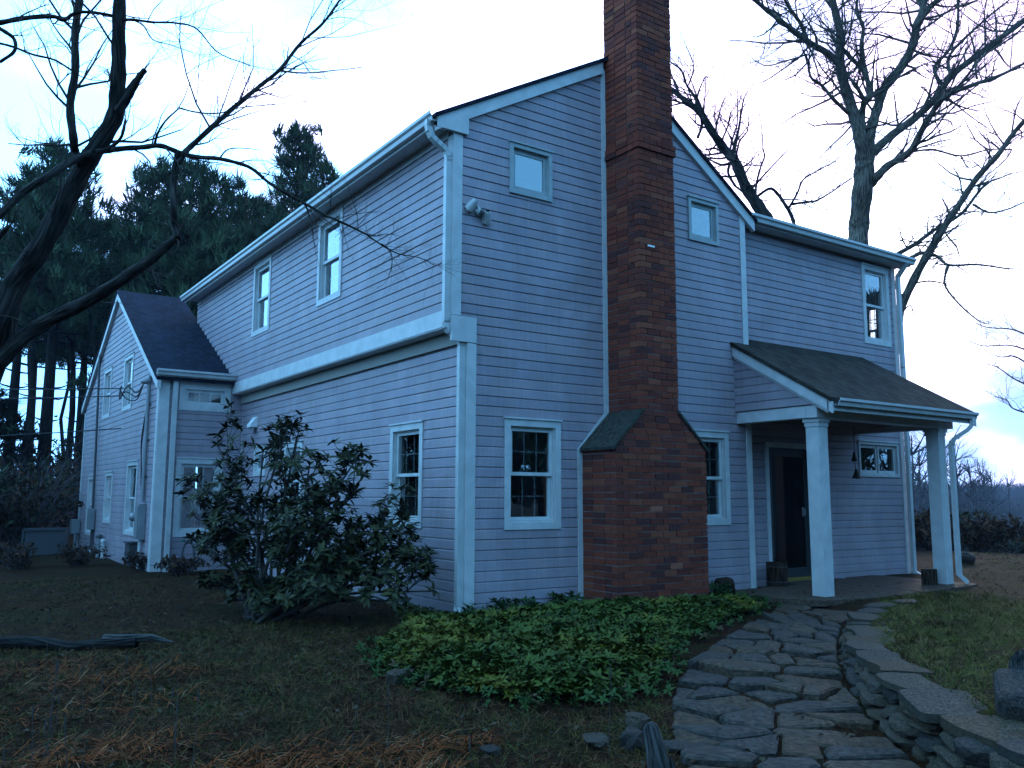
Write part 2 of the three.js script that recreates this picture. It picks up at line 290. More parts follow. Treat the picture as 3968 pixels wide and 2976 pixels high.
// window: rect is the outside of the casing
const holeOf = ([a, b, c, d], w) => [a + w, b - w, c + w, d - w];
function windowAt(pl, r, { cas = 0.085, rows = 2, cols = 3, kind = 'hung', m = M.trim, sashM = M.trimB, depth = 0.036, bold = false } = {}) {
  const [u0, u1, y0, y1] = r, g = new THREE.Group(); g.name = 'window'; house.add(g);
  const [a, b, c, d] = holeOf(r, cas);
  part('frame', merge([slab(pl, u0, u1, d, y1, 0.001, depth), slab(pl, u0, u1, y0, c, 0.001, depth), slab(pl, u0, a, c, d, 0.001, depth), slab(pl, b, u1, c, d, 0.001, depth),
    slab(pl, u0 - 0.012, u1 + 0.012, y1, y1 + 0.02, 0.001, depth + 0.02), slab(pl, a, a + 0.015, c, d, -0.13, 0.0005), slab(pl, b - 0.015, b, c, d, -0.13, 0.0005), slab(pl, a + 0.015, b - 0.015, d - 0.015, d, -0.13, 0.0005), slab(pl, a + 0.015, b - 0.015, c, c + 0.02, -0.13, 0.012)]), m, g);
  const sash = (s0, s1, t0, t1, n1, rw, cl) => {
    const w = 0.042, n0 = n1 - 0.03;
    part('sash', merge([slab(pl, s0, s1, t1 - w, t1, n0, n1), slab(pl, s0, s1, t0, t0 + w, n0, n1), slab(pl, s0, s0 + w, t0 + w, t1 - w, n0, n1), slab(pl, s1 - w, s1, t0 + w, t1 - w, n0, n1)]), sashM, g);
    part('pane', slab(pl, s0 + w, s1 - w, t0 + w, t1 - w, n1 - 0.014, n1 - 0.011), M.glass, g);
    for (let k = 1; k < cl; k++) { const q = lerp(s0 + w, s1 - w, k / cl); part('muntin', bold ? slab(pl, q - 0.014, q + 0.014, t0 + w, t1 - w, n1 - 0.0105, n1 + 0.004) : slab(pl, q - 0.007, q + 0.007, t0 + w, t1 - w, n1 - 0.026, n1 - 0.018), bold ? M.trim : M.muntin, g); }
    for (let k = 1; k < rw; k++) { const q = lerp(t0 + w, t1 - w, k / rw); part('muntin', slab(pl, s0 + w, s1 - w, q - 0.007, q + 0.007, n1 - 0.0255, n1 - 0.0185), M.muntin, g); }
  };
  const A = a + 0.016, B = b - 0.016, C = c + 0.022, D = d - 0.016, mid = (C + D) / 2;
  if (kind === 'hung') { sash(A, B, mid - 0.02, D, -0.02, rows, cols); sash(A, B, C, mid + 0.02, -0.053, rows, cols); }
  else if (kind === 'pair') { const q = (A + B) / 2; sash(A, q - 0.012, C, D, -0.01, 1, 1); sash(q + 0.012, B, C, D, -0.01, 1, 1); part('mullion', slab(pl, q - 0.0115, q + 0.0115, C, D, -0.05, 0.01), m, g); }
  else sash(A, B, C, D, -0.01, rows, cols);
  return g;
}
const wins = []; // [plane key, rect, opts]
const win = (key, r, o) => wins.push({ key, r, o });
win('G', [0.57, 1.235, 4.42, 5.08], { kind: 'one', rows: 1, cols: 1, cas: 0.055, m: M.casem, sashM: M.casem, depth: 0.045 });
win('G', [3.74, 4.375, 4.37, 5.02], { kind: 'one', rows: 1, cols: 1, cas: 0.055, m: M.casem, sashM: M.casem, depth: 0.045 });
win('G', [0.516, 1.365, 0.245, 1.576]); win('G', [3.61, 4.465, 0.245, 1.576]);
win('LU', [-4.2, -3.25, 3.61, 4.99]); win('LU', [-7.42, -6.45, 3.61, 4.99]);
win('LL', [-1.93, -1.02, 0.24, 1.58]); win('LL', [-6.02, -5.16, 0.24, 1.54]); win('LL', [-7.66, -7.0, 1.0, 1.54], { kind: 'one', rows: 1, cols: 2 });
win('WF', [-1.25, -0.275, 2.26, 2.79], { kind: 'one', rows: 1, cols: 3, cas: 0.12, bold: true }); win('WF', [-1.24, -0.36, -0.14, 1.34], { cas: 0.1 });
win('WG', [-12.05, -11.07, 2.48, 3.69]); win('WG', [-14.56, -13.58, 2.48, 3.69]);
win('WG', [-11.06, -10.0, -0.17, 1.33]); win('WG', [-13.56, -12.64, 0.0, 1.16]); win('WG', [-15.97, -14.95, -0.36, 1.12]);
win('R', [8.38, 9.2, 3.36, 4.8]); win('R', [8.03, 9.23, 1.0, 1.61], { kind: 'pair', cas: 0.05 });
win('E', [0.45, 1.1, 3.2, 4.3]);
const hs = (k) => wins.filter((w) => w.key === k).map((w) => holeOf(w.r, w.o?.cas ?? 0.085));
const cov = (k) => wins.filter((w) => w.key === k).map((w) => holeOf(w.r, 0.03));
const NOT = (a, b, f) => (y) => f(y);
// gable wall facing the path, split by the chimney
const chL = (y) => (y < 1.24 ? 1.715 : y < 1.694 ? lerp(1.715, 2.167, (y - 1.24) / 0.454) : 2.167), chR = (y) => (y < 1.24 ? 3.287 : y < 1.694 ? lerp(3.287, 2.802, (y - 1.24) / 0.454) : 2.802);
{
  const out = [[0, BASE], [W, BASE], [W, roofR(W) - 0.05], [RX, RY - 0.05], [OV, roofL(OV) - 0.05], [OV, 2.644], [0, 2.644]];
  const leftEdge = (y) => (y < 2.63 ? 0.1 : Math.max(OV + 0.1, y > roofL(OV) - 0.12 ? (y + 0.12 - RY) / 0.568 + RX : -9));
  const rightEdge = (y) => Math.min(W - 0.09, y > roofR(W) - 0.14 ? RX - (y + 0.14 - RY) / 0.676 : 99);
  const H = hs('G'), C = cov('G');
  wall(pG, out, H, leftEdge, (y) => Math.max(leftEdge(y), Math.min(chL(y) - 0.07, rightEdge(y))), BASE, 6.62, { cover: C });
  // boards right of the chimney
  const save = house.children.length;
  wall(pG, [[9, 90], [9.01, 90], [9.01, 90.01]], [], (y) => Math.min(chR(y), rightEdge(y)), rightEdge, BASE, 6.45, { cover: C, th: 0.001 });
  house.remove(house.children[save]);
}
wall(pLU, [[ZL - 3, 2.644], [-0.14, 2.644], [-0.14, 5.1], [ZL - 3, 5.1]], hs('LU'), (y) => Math.max(-11.5, y < 5.2 ? ZL - 0.15 - (y - 3.0) / 0.55 : -11.5), () => -0.1, 2.842, 4.97, { cover: cov('LU') });
wall(pLL, [[ZL, BASE], [-0.14, BASE], [-0.14, 2.644], [ZL, 2.644]], hs('LL'), () => ZL, () => -0.1, BASE, 2.48, { cover: cov('LL') });
const wz = (ZL + ZB) / 2 - 0.2, wy = 5.42, ws = 0.55, wingY = (z) => wy - ws * Math.abs(z - wz);
wall(pWF, [[XW + 0.14, BASE], [0, BASE], [0, 2.95], [XW + 0.14, 2.95]], hs('WF'), () => XW + 0.1, () => -0.05, BASE, 2.9, { cover: cov('WF'), single: false });
wall(pWG, [[ZB, BASE], [ZL, BASE], [ZL, wingY(ZL) - 0.03], [wz, wy - 0.03], [ZB, wingY(ZB) - 0.03]], hs('WG'), (y) => Math.max(ZB + 0.08, wz - (wy - 0.12 - y) / ws), (y) => Math.min(ZL - 0.09, wz + (wy - 0.12 - y) / ws), BASE, 5.25, { cover: cov('WG'), single: false });
const doorHole = [5.66, 6.66, -0.66, 1.42];
wall(pR, [[W, BASE], [XR, BASE], [XR, 4.95], [W, 4.95]], [...hs('R'), doorHole], () => W + 0.0, () => XR - 0.09, -0.70, 4.84, { cover: [...cov('R'), [5.61, 6.71, -0.9, 1.45]] });
wall(pPG, [[0, 1.88], [1.35, 1.88], [0, 2.68]], [], () => 0.0, (y) => 1.42 - (y - 1.9) / 0.59, 1.9, 2.66, { th: 0.03 });
{ // hidden sides that close the rooms
  const s = [box(W - 0.14, W, BASE, 4.95, -11.6, ZR - 0.15), box(0, W - 0.15, BASE, 5.1, -11.74, -11.6), box(0.0, 0.14, BASE, 2.6, -11.6, ZL - 0.02), box(XW + 0.15, 0, BASE, 3, ZB, ZB + 0.14), box(W, XR - 0.15, BASE, 5.4, -5.14, -5)];
  for (const g of s) part('wall', g, M.sheath, house);
  wall(pE, [[0.39, BASE], [5, BASE], [5, 5.6], [0.39, 4.95]], hs('E'), () => 0.35, () => 5, BASE, 4.9, { cover: cov('E'), single: false });
  part('floor', merge([box(0.14, W - 0.14, BASE, -0.66, -11.6, -0.14), box(XW + 0.15, 0, BASE, -0.66, ZB + 0.15, ZL - 0.15), box(W, XR - 0.14, BASE, -0.68, -5, ZR - 0.14)]), M.innerD, house);
  part('ceiling', merge([box(-0.06, W - 0.15, 2.45, 2.62, -11.6, -0.15), box(W, XR - 0.15, 2.45, 2.62, -5, ZR - 0.15), box(-0.06, W - 0.15, 5.0, 5.08, -11.6, -0.15)]), M.inner, house);
  part('partition', merge([box(0.15, W - 0.15, -0.66, 2.45, -4.2, -4.1), box(2.5, 2.6, 2.62, 5.0, -11.5, -0.16), box(0.15, W - 0.15, 2.62, 5.0, -5.2, -5.1), box(7.3, 7.4, 2.62, 4.9, -4.9, ZR - 0.16), box(7.2, 7.3, -0.68, 2.45, -4.9, ZR - 0.16), box(-1.4, -0.02, -0.66, 2.9, -11.9, -11.8)]), M.inner, house);
}
const planes = { G: pG, LU: pLU, LL: pLL, WF: pWF, WG: pWG, R: pR, E: pE };
for (const w of wins) windowAt(planes[w.key], w.r, w.o);
// trim
const trim = (name, g, m = M.trim) => part(name, g, m, house);
trim('corner_board', slab(pG, OV - 0.024, OV + 0.1, 2.76, 5.0, 0.001, 0.033)); trim('corner_board', slab(pLU, -0.1, -0.001, 2.843, 4.98, 0.001, 0.031));
trim('corner_board', slab(pG, -0.024, 0.1, BASE, 2.44, 0.001, 0.033)); trim('corner_board', slab(pLL, -0.1, -0.001, BASE, 2.51, 0.001, 0.031));
trim('corner_board', slab(pG, OV - 0.024, 0.1, 2.45, 2.755, 0.0, 0.034));
trim('corner_board', slab(pG, W - 0.09, W + 0.024, BASE, 4.98, 0.001, 0.033));
trim('corner_board', slab(pR, XR - 0.09, XR + 0.02, -0.7, 4.9, 0.001, 0.033));
trim('corner_board', slab(pWG, ZL - 0.11, ZL + 0.02, BASE, 3.0, 0.001, 0.033)); trim('corner_board', slab(pWF, XW - 0.022, XW + 0.16, BASE, 2.95, 0.021, 0.045));
trim('corner_board', slab(pWG, ZB - 0.02, ZB + 0.1, BASE, 2.85, 0.001, 0.033));
trim('corner_board', slab(pWF, -0.05, -0.002, BASE, 2.62, 0.001, 0.02), M.side[1]); trim('corner_board', slab(pLL, ZL + 0.001, ZL + 0.035, BASE, 2.5, 0.018, 0.024));
trim('band_board', slab(pLU, ZL - 0.02, -0.1, 2.64, 2.842, 0.001, 0.03)); trim('soffit', box(OV - 0.02, 0.02, 2.625, 2.639, ZL + 0.02, -0.001), M.frieze);
trim('frieze_board', slab(pLL, ZL + 0.04, -0.1, 2.47, 2.624, 0.001, 0.031), M.frieze);
trim('frieze_board', slab(pLU, -11.5, -0.1, 4.972, 5.07, 0.001, 0.031), M.frieze);
trim('soffit', box(-0.5, OV - 0.001, 5.075, 5.09, -11.6, 0.02), M.frieze);
trim('fascia', box(-0.5, -0.478, 5.03, 5.17, -11.65, 0.03), M.trim);
// eave gutter with a real trough
function gutter(a, b, dir, w = 0.12, h = 0.11) { // a..b run, dir points outward
  const prof = [[0, 0], [0, -h], [w * 0.62, -h], [w * 0.72, -h * 0.55], [w, -h * 0.35], [w, 0], [w - 0.012, 0], [w - 0.012, -h * 0.28], [w * 0.66, -h * 0.48], [w * 0.56, -h + 0.006], [0.006, -h + 0.006], [0.006, 0]];
  const sh = new THREE.Shape(prof.map(([x, y]) => new THREE.Vector2(x, y))), L = a.distanceTo(b), g = new THREE.ExtrudeGeometry(sh, { depth: L, bevelEnabled: false });
  const t = b.clone().sub(a).normalize(); if (dir.clone().cross(V(0, 1, 0)).dot(t) < 0) { const q = a; a = b; b = q; t.negate(); }
  g.applyMatrix4(new THREE.Matrix4().makeBasis(dir, V(0, 1, 0), t).setPosition(a)); return boxUV(g);
}
part('gutter', gutter(V(-0.501, 5.175, 0.06), V(-0.501, 5.175, -11.7), V(-1, 0, 0), 0.1), M.gutter, house);
part('gutter', merge([gutter(V(XW - 0.12, 3.0, ZL + 0.16), V(-0.23, 3.0, ZL + 0.16), V(0, 0, 1), 0.11)]), M.gutter, house);
part('gutter', gutter(V(W + 0.12, 5.02, 0.0), V(9.62, 5.02, 0.0), V(0, 0, 1), 0.11), M.gutter, house);
trim('fascia', box(W + 0.15, 9.6, 4.9, 5.03, -0.02, -0.001)); trim('soffit', box(W + 0.03, 9.6, 4.885, 4.898, ZR + 0.03, -0.002), M.frieze);
trim('fascia', box(XW - 0.1, -0.23, 2.87, 3.0, ZL + 0.14, ZL + 0.159)); trim('soffit', box(XW + 0.17, -0.02, 2.9, 2.915, ZL + 0.03, ZL + 0.139), M.frieze);
// downspouts: rectangular pipes
const spout = (pts, w = 0.085, d = 0.06) => { const o = []; for (let i = 0; i + 1 < pts.length; i++) { const e = pts[i + 1].clone().sub(pts[i]).normalize().multiplyScalar(0.012); o.push(bar(pts[i].clone().sub(e), pts[i + 1].clone().add(e), w, d, Math.abs(e.y) > 0.011 ? V(0, 0, 1) : V(0, 1, 0))); } return merge(o); };
part('downspout', spout(smooth([V(-0.56, 5.08, -0.03), V(-0.56, 5.0, -0.03), V(-0.52, 4.9, -0.03), V(-0.42, 4.83, -0.03), V(-0.32, 4.77, -0.03), V(-0.285, 4.68, -0.03), V(-0.285, 4.6, -0.03)], 9), 0.08, 0.06), M.gutter, house);
part('downspout', spout([V(-0.285, 4.62, -0.03), V(-0.285, 2.72, -0.03)], 0.085, 0.065), M.gutter, house);
part('downspout', spout(smooth([V(-0.285, 2.73, -0.03), V(-0.285, 2.64, -0.03), V(-0.24, 2.56, -0.03), V(-0.12, 2.52, -0.03), V(-0.075, 2.45, -0.03), V(-0.07, 2.34, -0.03)], 8), 0.08, 0.06), M.gutter, house);
part('downspout', spout([V(-0.07, 2.36, -0.03), V(-0.07, -0.62, -0.03), V(-0.13, -0.76, 0.02)], 0.085, 0.065), M.gutter, house);
part('downspout', spout([V(XW + 0.25, 2.92, ZL + 0.09), V(XW + 0.25, -0.8, ZL + 0.09)], 0.085, 0.07), M.gutter, house);
part('downspout', spout([V(XR + 0.0, 4.92, 0.04), V(XR + 0.02, 4.7, ZR + 0.09), V(XR + 0.02, 3.0, ZR + 0.09), V(XR + 0.02, -0.66, ZR + 0.09), V(XR + 0.06, -0.73, ZR + 0.2)], 0.08, 0.06), M.gutter, house);
// main roof, rakes and eave return
const rs = (x0, y0, x1, y1, z0, z1, t) => hexa([V(x0, y0 - t, z0), V(x1, y1 - t, z0), V(x1, y1, z0), V(x0, y0, z0), V(x0, y0 - t, z1), V(x1, y1 - t, z1), V(x1, y1, z1), V(x0, y0, z1)]);
part('roof', merge([rs(-0.54, roofL(-0.54) + 0.02, RX, RY + 0.02, -11.75, 0.1, 0.05), rs(RX, RY + 0.02, 5.2, roofR(5.2) + 0.02, -11.75, 0.1, 0.05)]), M.roof, house);
trim('rake_board', rs(-0.5, roofL(-0.5) - 0.032, 2.1, roofL(2.1) - 0.032, 0.001, 0.07, 0.165)); trim('rake_board', rs(2.85, roofR(2.85) - 0.032, 5.16, roofR(5.16) - 0.032, 0.001, 0.07, 0.165));
trim('eave_return', hexa([V(-0.5, 5.0, 0.031), V(-0.06, 5.0, 0.031), V(-0.06, roofL(-0.06) - 0.06, 0.031), V(-0.5, roofL(-0.5) - 0.06, 0.031), V(-0.5, 5.0, 0.074), V(-0.06, 5.0, 0.074), V(-0.06, roofL(-0.06) - 0.06, 0.074), V(-0.5, roofL(-0.5) - 0.06, 0.074)]));
// left wing roof
const zs = (z0, y0, z1, y1, x0, x1, t) => hexa([V(x0, y0 - t, z0), V(x0, y1 - t, z1), V(x0, y1, z1), V(x0, y0, z0), V(x1, y0 - t, z0), V(x1, y1 - t, z1), V(x1, y1, z1), V(x1, y0, z0)]);
const wyo = (z) => wy + 0.03 - ws * Math.abs(z - wz);
part('roof', merge([zs(wz, wyo(wz), ZL + 0.17, wyo(ZL + 0.17), XW - 0.12, -0.2, 0.05), zs(wz, wyo(wz), ZB - 0.2, wyo(ZB - 0.2), XW - 0.12, -0.2, 0.05)]), M.roof, house);
trim('rake_board', zs(wz, wyo(wz) - 0.052, ZL + 0.16, wyo(ZL + 0.16) - 0.052, XW - 0.1, XW - 0.03, 0.17)); trim('rake_board', zs(wz, wyo(wz) - 0.052, ZB - 0.19, wyo(ZB - 0.19) - 0.052, XW - 0.1, XW - 0.03, 0.17));
trim('gable_vent', hexa([V(XW - 0.04, 4.85, wz - 0.45), V(XW - 0.04, 4.85, wz + 0.45), V(XW - 0.04, 5.08, wz + 0.05), V(XW - 0.04, 5.08, wz - 0.05), V(XW - 0.018, 4.85, wz - 0.45), V(XW - 0.018, 4.85, wz + 0.45), V(XW - 0.018, 5.08, wz + 0.05), V(XW - 0.018, 5.08, wz - 0.05)]), M.sheath);
// right wing roof (low slope)
part('roof', zs(0.04, 5.045, -5.3, 6.2, W + 0.05, 9.62, 0.05), M.roof, house);
// board along the chimney
for (const [y0, y1] of [[BASE, 1.24], [1.24, 1.72], [1.72, 6.5]]) { const a = 0.075; trim('chimney_trim', prism(pG, chL(y0 + 1e-4) - a, chL(y0 + 1e-4), chL(y1 - 1e-4) - a, chL(y1 - 1e-4), y0, y1, 0.001, 0.031)); }
// ---------------------------------------------------------------- porch (parts of the house)
{
  const sl = 0.59, py = (z) => 1.975 + (1.66 - z) * sl;
  part('porch_roof', zs(1.68, py(1.68), ZR + 0.02, py(ZR + 0.02), 4.58, 8.28, 0.06), M.roofP, house);
  trim('rake_board', zs(1.69, py(1.69) - 0.062, 0.03, py(0.03) - 0.062, 4.6, 4.635, 0.15));
  trim('rake_board', zs(1.60, py(1.60) - 0.065, 0.03, py(0.03) - 0.065, 4.636, 4.655, 0.19), M.frieze);
  trim('rake_board', zs(1.69, py(1.69) - 0.062, ZR + 0.04, py(ZR + 0.04) - 0.062, 8.23, 8.26, 0.15));
  trim('porch_beam', box(4.66, 4.84, 1.72, 1.905, 0.028, 1.235)); trim('porch_beam', box(4.66, 8.09, 1.715, 1.908, 1.24, 1.41)); trim('porch_beam', box(7.92, 8.09, 1.72, 1.905, ZR + 0.03, 1.235));
  trim('porch_beam', hexa([V(8.06, 1.91, ZR + 0.03), V(8.06, 1.91, 1.4), V(8.06, py(1.4) - 0.1, 1.4), V(8.06, py(ZR) - 0.12, ZR + 0.03), V(8.09, 1.91, ZR + 0.03), V(8.09, 1.91, 1.4), V(8.09, py(1.4) - 0.1, 1.4), V(8.09, py(ZR) - 0.12, ZR + 0.03)]), M.side[1]);
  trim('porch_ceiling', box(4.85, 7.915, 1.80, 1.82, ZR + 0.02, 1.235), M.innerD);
  trim('fascia', box(4.6, 8.26, 1.79, 1.92, 1.62, 1.638)); trim('soffit', box(4.66, 8.2, 1.86, 1.875, 1.412, 1.619), M.frieze);
  part('gutter', gutter(V(4.72, 1.955, 1.641), V(8.25, 1.955, 1.641), V(0, 0, 1), 0.105, 0.1), M.gutter, house);
  for (const x of [4.73, 7.708]) {
    const c = new THREE.Group(); c.name = 'porch_column'; house.add(c); const z1 = 1.372, w = 0.2;
    part('shaft', merge([box(x, x + w, -0.665, 1.60, z1 - w, z1)]), M.trim, c);
    part('capital', merge([box(x - 0.012, x + w + 0.012, 1.60, 1.66, z1 - w - 0.012, z1 + 0.012), box(x - 0.028, x + w + 0.028, 1.66, 1.712, z1 - w - 0.028, z1 + 0.028)]), M.trim, c);
    part('trim_strip', merge([box(x + 0.05, x + 0.056, -0.66, 1.598, z1 + 0.0005, z1 + 0.006), box(x + 0.144, x + 0.15, -0.66, 1.598, z1 + 0.0005, z1 + 0.006)]), M.trim, c);
  }
  part('downspout', spout(smooth([V(8.14, 1.86, 1.69), V(8.14, 1.78, 1.69), V(8.1, 1.68, 1.62), V(8.0, 1.55, 1.46), V(7.97, 1.45, 1.43), V(7.965, 1.35, 1.43)], 10), 0.075, 0.06), M.gutter, house);
  part('downspout', spout([V(7.965, 1.37, 1.43), V(7.965, -0.52, 1.43), V(8.02, -0.63, 1.52)], 0.075, 0.06), M.gutter, house);
}
// front door: a storm door of dark glass over a wooden door
{
  const d = new THREE.Group(); d.name = 'front_door'; house.add(d);
  const [a, b, c, e] = doorHole;
  part('frame', merge([slab(pR, a - 0.075, a, c, e + 0.08, 0.001, 0.036), slab(pR, b, b + 0.075, c, e + 0.08, 0.001, 0.036), slab(pR, a, b, e, e + 0.08, 0.001, 0.036)]), M.trim, d);
  part('storm_frame', merge([slab(pR, a + 0.004, a + 0.11, c + 0.06, e - 0.004, -0.04, -0.01), slab(pR, b - 0.11, b - 0.004, c + 0.06, e - 0.004, -0.04, -0.01), slab(pR, a + 0.11, b - 0.11, e - 0.13, e - 0.004, -0.04, -0.01), slab(pR, a + 0.11, b - 0.11, c + 0.06, c + 0.2, -0.04, -0.01)]), M.doorF, d);
  part('pane', slab(pR, a + 0.11, b - 0.11, c + 0.2, e - 0.13, -0.027, -0.023), M.doorGlass, d);
  part('door_leaf', merge([slab(pR, a + 0.004, b - 0.004, c + 0.04, e - 0.004, -0.13, -0.09), slab(pR, a + 0.16, a + 0.44, c + 0.25, c + 0.85, -0.0895, -0.082), slab(pR, a + 0.54, b - 0.16, c + 0.25, c + 0.85, -0.0895, -0.082), slab(pR, a + 0.16, a + 0.44, c + 0.98, e - 0.2, -0.0895, -0.082), slab(pR, a + 0.54, b - 0.16, c + 0.98, e - 0.2, -0.0895, -0.082)]), M.door, d);
  part('kick_plate', slab(pR, a + 0.004, b - 0.004, c, c + 0.055, -0.06, 0.02), M.brass, d);
  part('door_handle', merge([slab(pR, a + 0.82, a + 0.86, c + 1.0, c + 1.14, -0.009, 0.004), slab(pR, a + 0.835, a + 0.85, c + 1.02, c + 1.12, 0.03, 0.042), slab(pR, a + 0.835, a + 0.85, c + 1.09, c + 1.105, 0.004, 0.03)]), M.metal, d);
}
// ---------------------------------------------------------------- chimney: coursed brick
{
  const ch = new THREE.Group(); ch.name = 'chimney'; house.add(ch);
  const CH = 0.08, J = 0.011, D = 0.67, tops = 8.1, rest = [];
  const cand = [];
  const put = (g, m, size) => cand.push({ g, m, size });
  for (let k = 0, y = -0.82; y < tops; y += CH, k++) {
    const yt = y + CH - J, xl0 = chL(y + 0.001), xr0 = chR(y + 0.001), xl1 = chL(yt), xr1 = chR(yt), band = y > 5.16 && y < 5.30 ? 0.028 : y > 7.75 ? 0.03 : 0;
    const n = Math.round((xr0 - xl0) / 0.224), odd = k % 2, zf = D + band, lower = y < 1.24, slope = y >= 1.24 && y < 1.694;
    const wdt = lower ? 1 : 0.6;
    const bm = () => { const q = rnd(); return M.brick[q < 0.26 ? 0 : q < 0.5 ? 1 : q < 0.68 ? 2 : q < 0.82 ? 3 : q < 0.9 ? 4 : 5]; };
    const L0 = xl0 - band, R0 = xr0 + band;
    // front
    let u = odd || slope ? L0 : L0 + 0.1 + J; const end = odd || slope ? R0 : R0 - 0.1 - J; const step = 0.224; if (slope) u += odd ? 0 : -0.112;
    let first = true;
    while (u < end - 0.02) {
      let v = Math.min(u + (odd && first && !slope ? 0.2 : 0.213), end); if (end - v < 0.05) v = end;
      const jn = rr(-0.006, 0.005), jy = rr(-0.003, 0.002);
      let a0 = Math.max(u, slope ? xl0 : u), a1 = Math.max(u, slope ? xl1 : u), b0 = Math.min(v, slope ? xr0 : v), b1 = Math.min(v, slope ? xr1 : v);
      if (b0 - a0 > 0.02) put(prism(plane('z', 0), a0, b0, Math.min(a1, b0), Math.max(Math.min(a1, b0), b1), y, yt + jy, zf - 0.1, zf + jn, zf + jn + rr(-0.003, 0.003)), bm(), wdt * (b0 - a0) + (y < 1.6 ? 1 : 0));
      u = v + J; first = false;
    }
    if (!slope) for (const sgn of [-1, 1]) { // sides
      const pl = sgn < 0 ? plane('x', L0) : { P: (uu, yy, nn) => V(R0 + nn, yy, uu) };
      let w = odd ? zf - 0.1 - J : zf; let f = true;
      while (w > 0.02) { const v = Math.max(0.004, w - (odd && f ? 0.1 : 0.213)); put(slab(pl, v, w, y + rr(-0.001, 0.003), yt, -0.099, rr(-0.006, 0.005)), bm(), sgn > 0 ? -1 : wdt * (w - v) * 0.7 + (y < 1.2 ? 0.8 : 0)); w = v - J; f = false; }
    } else for (const sgn of [-1, 1]) { /* the sloping shoulder is covered by its slab */ }
  }
  cand.sort((a, b) => b.size - a.size);
  // one pale patched brick on the chest and one on the stack
  cand.forEach((c, i) => { if (i < 300) part('brick', c.g, i === 60 || i === 100 ? M.brickPale : c.m, ch); else (rest[M.brick.indexOf(c.m)] ??= []).push(c.g); });
  rest.forEach((r, i) => { if (r) part('bricks', merge(r), M.brick[i], ch).userData.kind = 'stuff'; });
  const s = 0.013;
  part('mortar', merge([box(1.715 + s, 3.287 - s, -0.82, 1.24, 0.002, D - s), prism(pG, 1.715 + s, 3.287 - s, 2.167 + s, 2.802 - s, 1.24, 1.694, 0.002, D - s), box(2.167 + s, 2.802 - s, 1.694, tops, 0.002, D - s)]), M.mortar, ch);
  for (const [x0, x1] of [[1.665, 2.19], [3.337, 2.78]]) {
    const y0 = 1.215, y1 = 1.715, q = x0 < x1 ? -1 : 1;
    part('shoulder_slab', hexa([V(x0, y0, 0.004), V(x1, y1, 0.004), V(x1 + q * 0.01, y1 + 0.035, 0.004), V(x0 + q * 0.0, y0 + 0.035, 0.004), V(x0, y0, D + 0.025), V(x1, y1, D + 0.025), V(x1 + q * 0.01, y1 + 0.035, D + 0.025), V(x0, y0 + 0.035, D + 0.025)]), M.slate, ch);
  }
  part('mortar_scar', merge([box(2.3, 2.42, 3.86, 3.885, D + 0.004, D + 0.012)]), M.white, ch);
}
local(house);
for (const c of house.children) if (c.isGroup) { /* groups carry world geometry and were moved with the house */ }
console.log('boards', boardN, 'parts', house.children.length);

// ---------------------------------------------------------------- things fixed to the house
{
  const b = V(0.1, 4.08, 0.02), f = thing('floodlight', 'twin head white floodlight on the gable wall left of the small window', 'floodlight', b);
  part('base', polyLathe([[0, 0], [0.055, 0], [0.055, 0.03], [0.03, 0.045], [0, 0.045]], 16).rotateX(Math.PI / 2), M.gutter, f);
  part('sensor', new THREE.CylinderGeometry(0.03, 0.024, 0.08, 12).rotateX(0.9).translate(0.01, -0.05, 0.08), M.metalD, f);
  for (const s of [-1, 1]) {
    const h = new THREE.Group(); h.name = 'lamp_head'; f.add(h); h.position.set(s * 0.1, s < 0 ? 0.06 : -0.05, 0.07); h.rotation.set(0.6, s * 0.5, s * 0.35);
    part('arm', tube([V(-s * 0.1, s < 0 ? -0.04 : 0.03, -0.05), V(-s * 0.05, 0, -0.03), V(0, 0, 0)], 0.014), M.gutter, h);
    part('shade', polyLathe([[0.024, -0.06], [0.04, -0.04], [0.055, 0.03], [0.062, 0.09], [0.058, 0.09], [0.05, 0.03], [0.036, -0.035]], 18).rotateX(Math.PI).translate(0, 0, 0), M.gutter, h);
    part('bulb', polyLathe([[0, -0.12], [0.028, -0.115], [0.038, -0.09], [0.03, -0.05], [0.018, 0.0]], 14), M.bulb, h);
  }
}
{ // dryer vent hood
  const v = thing('vent_hood', 'small white vent hood on the lower clapboard wall above the shrub', 'vent', V(0, 2.02, -7.65));
  const sh = new THREE.Shape([[0, -0.09], [0.14, -0.09], [0.14, -0.05], [0.03, 0.1], [0, 0.1]].map(([a, c]) => new THREE.Vector2(a, c)));
  part('hood', boxUV(new THREE.ExtrudeGeometry(sh, { depth: 0.2, bevelEnabled: true, bevelSize: 0.005, bevelThickness: 0.005, bevelSegments: 1 }).applyMatrix4(new THREE.Matrix4().makeBasis(V(-1, 0, 0), V(0, 1, 0), V(0, 0, -1))).translate(-0.02, 0, 0.1)), M.white, v);
  part('flap', boxUV(new THREE.BoxGeometry(0.012, 0.1, 0.18).translate(-0.12, -0.12, 0)), M.metal, v);
}
{ // wind bells under the porch eave
  const p = at(3310, 1735, 14.1), top = 1.8; const w = thing('wind_bells', 'two dark conical bells hanging on a cord by the porch window', 'wind chime', V(p.x, 0.95, p.z));
  part('cord', tube([V(0, top - 0.95, 0), V(0.005, 0.4, 0), V(0, 0.03, 0)], 0.006, 6), M.cable, w);
  for (const [y, r, x] of [[0.28, 0.055, -0.01], [0.0, 0.078, 0.03]]) { const c = part('bell', polyLathe([[0.008, 0.16], [0.014, 0.155], [r * 0.55, 0.08], [r, 0], [r * 0.92, 0], [r * 0.45, 0.08], [0.004, 0.14]], 12), M.bell, w); c.position.set(x, y, 0); part('clapper', new THREE.SphereGeometry(0.016, 8, 6).translate(0, 0.005, 0), M.metalD, c); }
}
